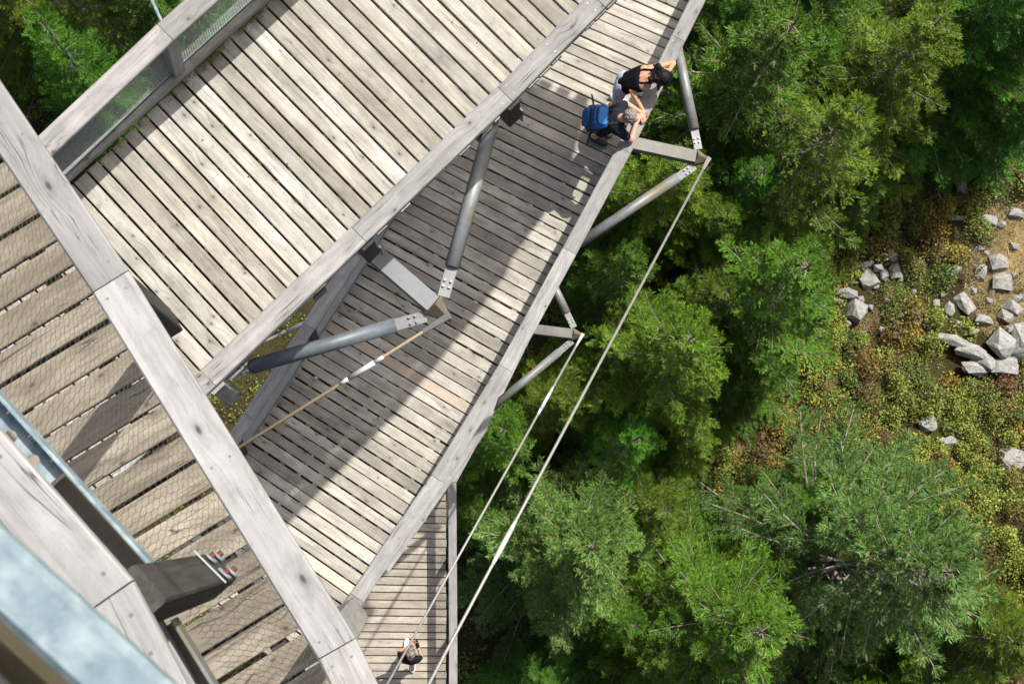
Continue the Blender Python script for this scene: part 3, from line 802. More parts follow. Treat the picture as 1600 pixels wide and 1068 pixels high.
def plant_tree(px, py, H, kind, label, group, mid=.55, wide=1.0, blue=False, rot=None):
    p = P(px, py, CAM_Z - H * mid); g = float(gz(p[0], p[1]))
    loc = Vector((p[0], p[1], g))
    t = bpy.data.objects.new('spruce_tree', None); COL.objects.link(t); t.location = loc
    tag(t, label, 'tree', group)
    H = H * 1.1; wide *= 1.08; s = H / 12.0
    mw = Matrix.Translation(loc) @ Matrix.Rotation(rot if rot is not None else random.random() * 6.28, 4, 'Z') @ Matrix.Diagonal((s * wide, s * wide, s, 1))
    cr, tr, tw = KINDS[kind]
    link('trunk', tr, t, None, mw); cro = link('crown', cr, t, None, mw); link('branches', tw, t, None, mw)
    if blue:
        cro.material_slots[0].link = 'OBJECT'; cro.material_slots[0].material = M['needle_yellow'] if blue == 'yellow' else M['needle_blue']
    return t
M['needle_yellow'] = foliage('yellow_green_needles', .475, 1.05, 1.12, var=0.0)
GT = 'spruces around the walkway'
TREES = [
 # px, py, height, kind, wide, blue, label
 (1345, 880, 12.5, 2, 1.18, True, 'largest grey-green spruce with long bare branches at the lower right'),
 (1490, 985, 9.5, 3, 1.05, False, 'bright green spruce at the lower right, right of the largest grey-green one'),
 (1105, 960, 12.0, 0, 1.12, False, 'broad bright spruce at the bottom middle, left of the largest grey-green one'),
 (880, 850, 12.5, 3, 1.05, True, 'dense spruce right of the lower bends of the two long cables'),
 (1165, 480, 12.0, 0, 1.0, False, 'big bright spruce standing left of the scattered pale rocks'),
 (1010, 575, 12.0, 3, .95, False, 'spruce just right of the smaller lower outrigger, behind the long cable'),
 (955, 700, 10.0, 4, .85, False, 'slim loose spruce between the lower outrigger tree and the dense cable tree'),
 (770, 690, 10.0, 1, .85, False, 'spruce beside the kink of the grey railing above the lowest walkway'),
 (1140, 170, 13.0, 0, 1.05, False, 'tall spruce to the right of the brace tube beside the couple'),
 (1015, 335, 11.0, 3, .85, False, 'spruce between the outrigger beside the couple and the railing'),
 (1235, 270, 12.0, 4, 1.05, False, 'spruce right of the tip of the outrigger beside the couple'),
 (1345, 150, 12.0, 0, 1.0, 'yellow', 'bright yellow-green spruce in the upper right, above the small pointed one'),
 (1328, 300, 5.6, 1, 1.2, False, 'small pointed spruce above the scattered pale rocks'),
 (1490, 70, 11.5, 3, 1.0, False, 'dark spruce near the top right corner'),
 (1585, 30, 11.0, 0, 1.0, False, 'spruce cut off by the top right corner of the picture'),
 (1592, 185, 6.6, 1, 1.15, False, 'spruce at the right edge above the dry grass'),
 (1245, 35, 11.0, 3, .95, False, 'spruce at the top edge left of the bright yellow-green one'),
 (1085, 30, 10.5, 1, .95, False, 'spruce at the top edge right of the walkway with the couple'),
 (1398, 185, 7.0, 0, .95, False, 'young spruce between the dark spruce and the small pointed one'),
 (950, 445, 9.5, 4, .85, False, 'slim spruce between the brace tube and the lower outrigger'),
 (1085, 385, 9.0, 3, .85, False, 'spruce under the upper run of the long grey cable'),
 (850, 1075, 7.5, 1, 1.0, False, 'young spruce cut off by the bottom edge next to the lowest walkway'),
 (1000, 1010, 9.0, 3, .95, False, 'spruce at the bottom edge left of the broad bright one'),
 (1420, 1090, 9.0, 0, 1.0, False, 'spruce cut off by the bottom edge under the largest grey-green one'),
 (30, 10, 9.5, 3, 1.0, False, 'dark spruce in the top left corner'),
 (150, 30, 9.0, 4, 1.0, False, 'spruce left of the mesh railing in the upper left'),
 (138, 130, 10.5, 1, .7, False, 'bright tipped spruce poking out next to the mesh railing'),
 (225, -40, 10.0, 4, 1.0, False, 'spruce at the top edge left of the thin pale rod'),
 (735, 800, 7.0, 1, .8, False, 'low spruce tucked against the railing of the lowest walkway'),
 (1060, 690, 6.5, 1, 1.0, False, 'small spruce in the shade beside the red-brown path'),
 (1130, 330, 9.5, 0, .95, False, 'spruce just right of the upper run of the long grey cable'),
 (1215, 150, 9.5, 3, .9, False, 'spruce between the tall one and the bright yellow-green one'),
 (1430, 20, 9.5, 1, 1.0, False, 'spruce at the top edge left of the dark spruce'),
 (1530, 140, 8.5, 0, .95, False, 'bright spruce below the top right corner'),
 (920, 330, 9.0, 1, .8, False, 'spruce half hidden by the brace tube beside the couple'),
 (1150, 590, 7.5, 3, .95, False, 'dark spruce at the foot of the big bright spruce'),
 (955, 960, 9.0, 1, .9, False, 'spruce between the dense cable tree and the bottom edge'),
 (1270, 800, 7.0, 0, .9, False, 'young spruce at the left flank of the largest grey-green one'),
 (1075, 500, 9.5, 3, .9, False, 'spruce filling the gap left of the big bright spruce'),
 (1000, 800, 8.5, 0, .9, False, 'spruce right of the dense cable tree, above the bottom trees'),
 (860, 640, 9.0, 3, .85, False, 'spruce below the smaller lower outrigger between the two cables'),
 (1290, 220, 9.0, 3, .95, False, 'spruce left of the small pointed one, under the yellow-green one'),
 (1120, 90, 9.5, 3, .9, False, 'spruce near the top right of the walkway with the couple, beside the tall one'),
 (1430, 130, 9.0, 4, .95, False, 'spruce between the yellow-green one and the dark one near the top'),
]
for (px, py, H, k, wd, bl, lab) in TREES:
    plant_tree(px, py, H, k, lab, GT, wide=wd, blue=bl)

ROCKS = [(1353, 413, 26, 9, -25), (1372, 419, 15, 12, 0), (1393, 401, 18, 16, 30), (1381, 429, 14, 17, 10), (1396, 425, 20, 22, -20), (1355, 438, 29, 25, -40),
 (1321, 458, 30, 18, 10), (1344, 469, 12, 13, 0), (1337, 485, 27, 30, 20), (1284, 446, 15, 18, 30), (1490, 422, 23, 13, -30), (1532, 425, 20, 24, 15), (1559, 411, 31, 26, 15),
 (1563, 442, 35, 26, 0), (1507, 474, 40, 22, 50), (1482, 483, 13, 24, 0), (1537, 500, 32, 17, 20), (1582, 481, 28, 17, 35), (1572, 495, 27, 16, 25), (1593, 466, 24, 12, -10),
 (1406, 492, 11, 9, 10), (1435, 488, 13, 9, -40), (1461, 474, 13, 11, 0), (1376, 516, 10, 12, 20), (1482, 533, 44, 18, 18), (1512, 549, 52, 24, 26), (1535, 566, 34, 20, 30), (1562, 541, 46, 36, 40), (1592, 533, 36, 52, 10), (1585, 512, 34, 12, -15),
 (1518, 577, 42, 18, 10), (1562, 574, 46, 26, 0), (1544, 344, 29, 16, 5), (1563, 351, 12, 12, 0), (1588, 334, 30, 17, 20), (1496, 341, 25, 7, 0), (1450, 662, 30, 22, -30), (1480, 690, 26, 16, -15), (1582, 716, 40, 32, 10),
 (1470, 268, 26, 24, 20), (1500, 292, 18, 26, 0), (1452, 132, 18, 12, 10), (1430, 270, 14, 12, 0), (1350, 520, 8, 6, 0), (1530, 388, 16, 7, -10), (1585, 385, 16, 10, 10), (1417, 505, 10, 5, 0), (1440, 500, 9, 6, 20), (1368, 448, 10, 7, 0), (1406, 436, 9, 8, 30), (1330, 440, 8, 6, 0), (1310, 470, 9, 7, 15), (1472, 460, 10, 8, -20), (1520, 455, 9, 9, 0), (1545, 470, 12, 8, 10), (1550, 455, 9, 7, 0), (1585, 430, 10, 8, 0), (1512, 405, 11, 7, -10), (1540, 395, 9, 6, 20), (1497, 505, 12, 8, 15), (1516, 520, 14, 8, -20), (1450, 512, 8, 6, 0), (1385, 470, 8, 6, 10), (1360, 480, 9, 8, 0), (1325, 505, 8, 9, 0), (1428, 455, 8, 6, 0), (1460, 430, 9, 6, 25)]
# ------------------------------------------------------------------ low shrubs (uncountable ground cover)
def leaf_cloud(seed, n):
    r = np.random.default_rng(seed)
    d = r.normal(size=(n, 3)); d /= np.linalg.norm(d, axis=1)[:, None]; d[:, 2] = np.abs(d[:, 2])
    rad = r.uniform(.5, 1.0, n) ** .5
    return d * rad[:, None]
def shrubs():
    r = np.random.default_rng(77)
    V, C = [], []
    xs = r.uniform(-15, 24, 60000); ys = r.uniform(-9, 20, 60000); N_ = 60000
    pix = np.stack([650 + xs / 46 * 2400, 815 - ys / 46 * 2400], 1)
    open_ = ((pix[:, 0] > 1230) & (pix[:, 1] > 220) & (pix[:, 1] < 760)) | ((pix[:, 0] > 1470) & (pix[:, 0] < 1680)) | ((pix[:, 0] > 1000) & (pix[:, 1] > 590) & (pix[:, 1] < 850))
    open_ &= (pix[:, 0] < 1680) & (pix[:, 1] < 1140) & (pix[:, 1] > 150)
    keep = (open_ & (r.random(N_) < .60)) | (r.random(N_) < .07)
    keep &= ~((d_path(xs, ys) < .10) & open_)
    dd2 = np.linalg.norm((np.stack([xs, ys], 1) - dry_c) * np.array([1, .75]), axis=1)
    keep &= ~((dd2 < 1.5) & (r.random(N_) < .85))
    for (rx, ry, rw, rh, ra) in ROCKS:
        q_ = G(rx, ry); keep &= np.hypot(xs - q_[0], ys - q_[1]) > max(rw, rh) / 52 * .46 + .11
    n1 = fbm(xs * .35, ys * .35, 40); n2 = fbm(xs * .8 + 5, ys * .8, 50)
    keep &= ~(open_ & (n2 > .60) & (r.random(N_) < .5))
    pal = np.array([(.21, .25, .030), (.155, .205, .028), (.105, .16, .024), (.165, .16, .030), (.12, .09, .028), (.26, .19, .028), (.17, .06, .027)])
    def put(x, y, rad, hgt, n, col, lmin, lmax):
        p = leaf_cloud(int(r.integers(1 << 30)), n) * np.array([rad, rad, hgt]) + np.array([x, y, float(gz(x, y)) - .03])
        p[:, :2] += r.normal(size=(n, 2)) * rad * .12
        dv = r.normal(size=(n, 3)); dv[:, 2] *= .5; dv /= np.linalg.norm(dv, axis=1)[:, None]
        sv = np.cross(dv, r.normal(size=(n, 3)) * .6 + [0, 0, 1]); sv /= np.linalg.norm(sv, axis=1)[:, None]
        l_ = r.uniform(lmin, lmax, (n, 1)); w_ = l_ * r.uniform(.24, .42, (n, 1))
        V.append(np.stack([p, p + dv * l_ * .5 + sv * w_, p + dv * l_, p + dv * l_ * .5 - sv * w_], 1).reshape(-1, 3))
        cc = col[None] * r.uniform(.5, 1.6, (n, 1)) * (1 + .15 * r.normal(size=(n, 3)))
        C.append(np.repeat(np.clip(cc, .005, 1), 4, axis=0))
    def pick(i):
        q = n1[i] + .11 * r.normal() + .25 * (n2[i] - .47)
        k = 0 if q < .43 else 1 if q < .49 else 2 if q < .525 else 3 if q < .575 else 4 if q < .66 else 5
        if r.random() < .025: k = 6
        return pal[k]
    for i in np.nonzero(keep)[0]:
        if open_[i]:
            if r.random() < .21: put(xs[i], ys[i], r.uniform(.24, .50), r.uniform(.30, .95), int(r.integers(170, 360)), pick(i), .035, .10)
            elif r.random() < .55: put(xs[i], ys[i], r.uniform(.10, .24), r.uniform(.08, .2), int(r.integers(18, 50)), pick(i), .03, .07)
        else: put(xs[i], ys[i], r.uniform(.15, .4), r.uniform(.12, .35), 34, pick(i), .04, .09)
    V = np.concatenate(V); C = np.concatenate(C); n = len(V) // 4
    o = link('ground_shrubs', big_mesh(V, np.arange(4 * n).reshape(n, 4), C), None, M['shrub'])
    tag(o, 'low olive and rust bilberry scrub covering the ground between trees and rocks', 'shrubs', kind='stuff')
shrubs()

def dry_grass():
    r = np.random.default_rng(5); n = 9000
    a = r.random(n) * 6.283; q = np.sqrt(r.random(n)) * 2.1
    x = dry_c[0] + np.cos(a) * q; y = dry_c[1] + np.sin(a) * q * 1.35; z = gz(x, y)
    p = np.stack([x, y, z], 1)
    dv = r.normal(size=(n, 3)) * np.array([1, 1, .35]) + np.array([-.3, -.3, .45]); dv /= np.linalg.norm(dv, axis=1)[:, None]
    sv = np.cross(dv, [0, 0, 1]); sv /= np.linalg.norm(sv, axis=1)[:, None]
    l_ = r.uniform(.15, .38, (n, 1))
    V = np.stack([p - sv * .006, p + sv * .006, p + dv * l_], 1).reshape(-1, 3)
    C = np.repeat(np.array([[.46, .36, .17]]) * r.uniform(.55, 1.25, (n, 1)), 3, axis=0)
    o = link('dry_grass', big_mesh(V, np.arange(3 * n).reshape(n, 3), C), None, M['shrub'])
    tag(o, 'straw coloured dry grass at the right edge among the rocks', 'grass', kind='stuff')
dry_grass()

def moss_line():
    r = np.random.default_rng(9); V, C = [], []
    for k in range(60):
        q = r.random() ** .7; c = lerp(P(150, 254, HB - .005), P(440, -22, HB - .005), q) + np.append(r.normal(size=2) * .012, 0)
        n = int(r.integers(12, 60) * (1.6 if .5 < q < .9 else .7))
        p = c + r.normal(size=(n, 3)) * np.array([.035, .035, .012]); p[:, 2] = np.abs(p[:, 2] - c[2]) + c[2]
        dv = r.normal(size=(n, 3)); dv[:, 2] = np.abs(dv[:, 2]) + .4; dv /= np.linalg.norm(dv, axis=1)[:, None]
        sv = np.cross(dv, r.normal(size=(n, 3))); sv /= np.linalg.norm(sv, axis=1)[:, None]
        l_ = r.uniform(.012, .04, (n, 1))
        V.append(np.stack([p - sv * .004, p + sv * .004, p + dv * l_], 1).reshape(-1, 3))
        C.append(np.repeat(np.array([[.16, .20, .025]]) * r.uniform(.5, 1.5, (n, 1)), 3, axis=0))
    V = np.concatenate(V); C = np.concatenate(C); n = len(V) // 3
    o = link('moss', big_mesh(V, np.arange(3 * n).reshape(n, 3), C), None, M['shrub'])
    tag(o, 'moss tufts growing along the upper left edge of the pale walkway', 'moss', kind='stuff')
moss_line()
def litter(at, total, n, seed, lab, name='fallen_leaves'):
    r = np.random.default_rng(seed); V, C = [], []
    for k in range(n):
        a_, b_ = at(total * r.uniform(.1, .8)); p = lerp(a_, b_, r.uniform(.03, .97)) + np.array([0, 0, .006])
        an = r.random() * 6.283; l_ = r.uniform(.007, .018); d = np.array([math.cos(an), math.sin(an), r.uniform(-.1, .25)]); sd_ = np.array([-d[1], d[0], r.uniform(-.3, .3)])
        V += [p, p + d * l_ + sd_ * l_ * .4, p + d * 2 * l_, p + d * l_ - sd_ * l_ * .4]
        C += [np.array([(.16, .09, .03), (.10, .06, .03), (.14, .16, .03), (.22, .15, .05), (.24, .05, .03)][int(r.choice(5, p=[.35, .3, .15, .17, .03]))])] * 4
    o = link(name, big_mesh(np.array(V), np.arange(4 * n).reshape(n, 4), np.array(C)), None, M['shrub'])
    tag(o, lab, 'leaves', kind='stuff')
litter(tB[1], tB[2], 26, 31, 'tiny fallen leaves and needles scattered on the pale walkway')
litter(tC[1], tC[2], 60, 32, 'tiny fallen leaves and needles scattered on the half shaded walkway')

# ------------------------------------------------------------------ rocks
st = NT('pale_granite'); tc = st.n('ShaderNodeTexCoord'); oi = st.n('ShaderNodeObjectInfo')
va = st.n('ShaderNodeCombineXYZ'); st.l(st.math('MULTIPLY', oi.outputs['Random'], 40.0), va.inputs[0]); vv = st.vadd(tc.outputs['Object'], va.outputs[0])
n1 = st.noise(vv, 2.5, 6, .65); n2 = st.noise(vv, 22, 4, .7); n3 = st.noise(vv, 6, 4, .6)
c = st.ramp(n1, [(.3, (.20, .20, .185)), (.5, (.31, .31, .29)), (.7, (.40, .395, .375))])
c = st.mix(st.ramp(n2, [(.35, .5), (.55, 0.0)]), c, (.22, .21, .19))
c = st.mix(st.ramp(n3, [(.58, 0.0), (.70, .6)]), c, (.24, .23, .14))
vo_ = st.n('ShaderNodeTexVoronoi', feature='DISTANCE_TO_EDGE'); st.l(vv, vo_.inputs['Vector']); vo_.inputs['Scale'].default_value = 2.2
c = st.mix(st.ramp(vo_.outputs['Distance'], [(0.0, .8), (.035, 0.0)]), c, (.07, .065, .055))
st.l(c, st.b.inputs['Base Color']); st.b.inputs['Roughness'].default_value = .9; st.bump(st.math('ADD', n2, n3), .6, .03)
M['rock'] = st.m
import bmesh
def rock_mesh(seed):
    r = np.random.default_rng(seed); bm = bmesh.new()
    for sx in (-1, 1):
        for sy in (-1, 1):
            for sz in (-1, 1):
                k = r.uniform(.25, 1.0, 3) if sz > 0 else r.uniform(.5, 1.1, 3)
                bm.verts.new((sx * k[0], sy * k[1], sz * k[2] * (.9 if sz > 0 else 1)))
    for _ in range(12):
        d = r.normal(size=3); d /= np.linalg.norm(d); bm.verts.new(tuple(d * r.uniform(.85, 1.12)))
    g_ = bmesh.ops.convex_hull(bm, input=bm.verts[:])
    bmesh.ops.delete(bm, geom=list({v for v in g_['geom_interior'] if isinstance(v, bmesh.types.BMVert)}), context='VERTS')
    bmesh.ops.subdivide_edges(bm, edges=bm.edges[:], cuts=3, use_grid_fill=True)
    bmesh.ops.triangulate(bm, faces=bm.faces[:])
    for v in bm.verts: v.co = np.array(v.co) * (1 + .018 * r.normal()) + r.normal(size=3) * .012
    me = bpy.data.meshes.new('m'); bm.to_mesh(me); bm.free(); me.materials.append(M['rock']); return me
RM = [rock_mesh(s) for s in range(9)]
def near_words(i):
    x, y, w, h, a = ROCKS[i]
    size = 'slab' if w * h > 1500 else 'boulder' if w * h > 700 else 'stone' if w * h > 250 else 'small stone'
    if y > 600: where = 'in the shrubs below the big slabs, near the largest grey-green spruce'
    elif y > 505 and x > 1480: where = 'in the big outcrop at the right edge'
    elif y < 320: where = 'shaded between the upper right spruces'
    elif y < 395: where = 'by the dry grass near the top of the rock field'
    elif x < 1420: where = 'in the left rock cluster beside the big bright spruce'
    else: where = 'in the loose rocks above the big outcrop'
    shape = 'long ' if max(w, h) / min(w, h) > 1.8 else ('tall ' if h > w * 1.15 else 'blocky ' if abs(w - h) < 4 else 'flat ')
    return size, shape, where
cnt = {}
for i, (x, y, w, h, a) in enumerate(ROCKS):
    g = G(x, y); s = 2400 * 1.0 / 46.5
    size, shape, where = near_words(i); cnt.setdefault((size, shape, where), []).append(i)
    o = link('rock', RM[(i * 5) % 9], None, None)
    W, Hh = w / s / 2 * 1.15, h / s / 2 * 1.15; hz = min(W, Hh) * (.85 if w * h < 700 else .75)
    o.location = Vector((g[0], g[1], g[2] + hz * .22 + .05))
    if 505 < y < 600 and x > 1480: o.location.z += .25
    o.scale = (W, Hh, hz); o.rotation_euler = (random.uniform(-.15, .15), random.uniform(-.15, .15), math.radians(-a))
    tag(o, None, 'rock', 'pale rocks in the clearing'); o['_k'] = i
for (size, shape, where), ids in cnt.items():
    ids = sorted(ids, key=lambda i: ROCKS[i][0])
    for n_, i in enumerate(ids):
        o = [q for q in COL.objects if q.get('_k') == i][0]
        base = f'{shape}pale {size} {where}'
        if len(ids) > 1:
            base = (['leftmost', 'second from left', 'third from left', 'fourth from left', 'fifth from left', 'sixth from left', 'seventh from left', 'eighth from left', 'ninth from left', 'tenth from left', 'eleventh from left', 'twelfth from left'][n_]) + ' ' + base
        o['label'] = ' '.join(base.split()[:16])
for o in COL.objects:
    if '_k' in o: del o['_k']
# ------------------------------------------------------------------ people
M['skin'] = plain('skin', (.52, .30, .20), .55, .06, 40, spec=.35)
M['skin2'] = plain('skin_tanned', (.50, .27, .16), .55, .06, 40, spec=.35)
M['black'] = plain('black_cloth', (.012, .012, .014), .85, .2, 60, spec=.08)
M['navy'] = plain('navy_cloth', (.016, .018, .028), .85, .2, 60, spec=.08)
M['lav'] = plain('pale_lavender_cloth', (.55, .57, .68), .85, .06, 40)
M['hairb'] = plain('black_hair', (.007, .006, .006), .55, .5, 90, spec=.18)
M['hairg'] = plain('short_grey_hair', (.21, .19, .17), .85, .6, 70, spec=.1)
M['white'] = plain('white_shoe', (.75, .76, .78), .6, .05)
M['darkshoe'] = plain('dark_shoe', (.03, .03, .035), .6, .2)
M['packblue'] = plain('blue_nylon', (.010, .085, .27), .55, .12, 30)
M['packnavy'] = plain('navy_nylon', (.012, .035, .085), .6, .15, 30)
M['packlight'] = plain('bright_blue_nylon', (.012, .15, .42), .5, .08, 30)
M['strap'] = plain('black_webbing', (.015, .015, .017), .7, .2)
M['grey'] = plain('grey_buckle', (.35, .36, .38), .5, .1)
M['phone'] = plain('phone_glass', (.008, .008, .010), .15, .1, spec=.6)
M['eye'] = plain('eye_white', (.75, .74, .72), .3, .02)
M['iris'] = plain('iris', (.03, .018, .01), .25, .1)
M['lip'] = plain('lip', (.42, .17, .14), .5, .05)
cap_t = NT('patterned_cap'); tcc = cap_t.n('ShaderNodeTexCoord'); nn1 = cap_t.noise(tcc.outputs['Object'], 28, 3, .6)
cap_t.l(cap_t.ramp(nn1, [(.40, (.03, .027, .024)), (.52, (.20, .175, .145)), (.66, (.36, .32, .27))]), cap_t.b.inputs['Base Color']); cap_t.b.inputs['Roughness'].default_value = .8
M['cap'] = cap_t.m

def capsule(B, p0, r0, p1, r1, n=12):
    m, ln = frame(p0, p1); V = []; F = []
    rings = [(-r0 * math.cos(a), r0 * math.sin(a)) for a in (.35, .8, 1.25)] + [(0, r0), (ln, r1)] + [(ln + r1 * math.cos(a), r1 * math.sin(a)) for a in (1.25, .8, .35)]
    for x, r in rings: V += [(x, r * math.cos(6.2832 * i / n), r * math.sin(6.2832 * i / n)) for i in range(n)]
    for j in range(len(rings) - 1): F += [(j * n + i, j * n + (i + 1) % n, (j + 1) * n + (i + 1) % n, (j + 1) * n + i) for i in range(n)]
    F += [tuple(range(n))[::-1], tuple(range((len(rings) - 1) * n, len(rings) * n))]
    B.add(V, F, m)
def ell(B, c, rad, R=None, n=16, k=10, e=1.0):
    V = []; F = []
    for j in range(k + 1):
        th = math.pi * (j + .04) / (k + .08) - math.pi / 2
        for i in range(n):
            ph = 6.2832 * i / n
            f_ = lambda v: math.copysign(abs(v) ** e, v)
            V.append((rad[0] * f_(math.cos(th)) * f_(math.cos(ph)), rad[1] * f_(math.cos(th)) * f_(math.sin(ph)), rad[2] * f_(math.sin(th))))
    for j in range(k): F += [(j * n + i, j * n + (i + 1) % n, (j + 1) * n + (i + 1) % n, (j + 1) * n + i) for i in range(n)]
    F += [tuple(range(n))[::-1], tuple(range(k * n, (k + 1) * n))]
    m = (R.to_4x4() if R is not None else Matrix.Identity(4)); m = Matrix.Translation(Vector(c)) @ m
    B.add(V, F, m)
def chain(B, pts):
    for (a, ra), (b, rb) in zip(pts[:-1], pts[1:]): capsule(B, a, ra, b, rb)
def solid(B, name, mat, parent, vox=.008, smooth=3, wobble=0.0):
    c = np.mean(np.array(B.v), axis=0)
    me = mesh([np.array(p) - c for p in B.v], B.f); o = link(name, me, parent, mat, Matrix.Translation(Vector(c)))
    r_ = o.modifiers.new('r', 'REMESH'); r_.mode = 'VOXEL'; r_.voxel_size = vox
    if smooth:
        s_ = o.modifiers.new('s', 'SMOOTH'); s_.iterations = smooth; s_.factor = .5
    bpy.context.view_layer.update(); dg = bpy.context.evaluated_depsgraph_get()
    ev = o.evaluated_get(dg); nm = bpy.data.meshes.new_from_object(ev); o.modifiers.clear(); o.data = nm
    if len(nm.materials) == 0: nm.materials.append(mat)
    nm.polygons.foreach_set('use_smooth', [True] * len(nm.polygons))
    if wobble:
        co = np.empty(len(nm.vertices) * 3); nm.vertices.foreach_get('co', co); co = co.reshape(-1, 3)
        w = (fbm(co[:, 0] * 22 + 50, co[:, 1] * 22 + co[:, 2] * 17 + 50, 60, 3) - .45) * wobble
        nrm = co / (np.linalg.norm(co, axis=1)[:, None] + 1e-6); nm.vertices.foreach_set('co', (co + nrm * w[:, None]).ravel())
    return o
def axes(fwd, up):
    """matrix with x = fwd, z ~ up"""
    x = Vector(fwd).normalized(); y = Vector(up).cross(x).normalized(); z = x.cross(y)
    return Matrix((x, y, z)).transposed()
def hand(B, wrist, d, palm_n, side, curl=.35, s=1.0):
    """palm, four unequal bent fingers and a thumb leaving the side of the palm"""
    d = Vector(d).normalized(); pn = (Vector(palm_n) - d * Vector(palm_n).dot(d)).normalized(); sd_ = d.cross(pn) * side
    w = Vector(wrist); c = w + d * .05 * s
    ell(B, c, (.052 * s, .042 * s, .017 * s), axes(d, pn))
    for k, ln in enumerate((.068, .078, .072, .056)):
        y = (.030 - .020 * k) * s; p = w + d * .088 * s + sd_ * y
        a = curl * (1 + .1 * k); d1 = (d * math.cos(a) + pn * math.sin(a)); d2 = (d * math.cos(2.1 * a) + pn * math.sin(2.1 * a))
        sp_ = sd_ * (.10 - .066 * k); q = p + (d1 + sp_).normalized() * ln * .55 * s; e_ = q + (d2 + sp_).normalized() * ln * .5 * s
        chain(B, [(p - d * .02, .0092 * s), (q, .0085 * s), (e_, .0075 * s)])
    p = w + d * .03 * s + sd_ * .032 * s; q = p + (d * .6 + sd_ * .75 + pn * .2).normalized() * .042 * s; e_ = q + (d * .9 + sd_ * .3 + pn * .35).normalized() * .034 * s
    chain(B, [(p, .012 * s), (q, .0105 * s), (e_, .009 * s)])
def face(parent, head, fwd, up, s=1.0):
    R = axes(fwd, up); f, l, u = (R.col[i] for i in range(3)); h = Vector(head)
    for sg in (-1, 1):
        b = Bits(); ell(b, h + f * .088 * s + l * sg * .031 * s + u * .002, (.011, .014, .010), R, 10, 6); e_ = b.build('eye', M['eye'], parent)
        b = Bits(); ell(b, h + f * .0975 * s + l * sg * .031 * s + u * .002, (.004, .006, .006), R, 8, 5); b.build('iris', M['iris'], e_)
    b = Bits(); ell(b, h + f * .088 * s - u * .062 * s, (.010, .026, .008), R, 10, 6); b.build('mouth', M['lip'], parent)
def head_bits(B, head, neck, chest, fwd, up, s=1.0):
    R = axes(fwd, up); f, l, u = (R.col[i] for i in range(3)); h = Vector(head)
    ell(B, h + u * .02 * s, (.095 * s, .076 * s, .105 * s), R)
    ell(B, h + f * .028 * s - u * .052 * s, (.060 * s, .055 * s, .062 * s), R)
    ell(B, h + f * .102 * s - u * .022 * s, (.017 * s, .012 * s, .024 * s), R)
    for sg in (-1, 1): ell(B, h + l * sg * .079 * s - u * .008, (.020 * s, .010 * s, .031 * s), R)
    chain(B, [(chest, .075 * s), (neck, .056 * s), (h - u * .05 * s, .055 * s)])
def foot(B, ankle, d, r=.045, z=0.0):
    d = Vector(d).normalized(); a = Vector(ankle)
    g = Vector((a.x, a.y, z)); ell(B, g + d * .06 + Vector((0, 0, .042)), (.135, .048, .042), axes(d, (0, 0, 1)), e=.8)
    ell(B, g - d * .02 + Vector((0, 0, .065)), (.06, .045, .05), axes(d, (0, 0, 1)))

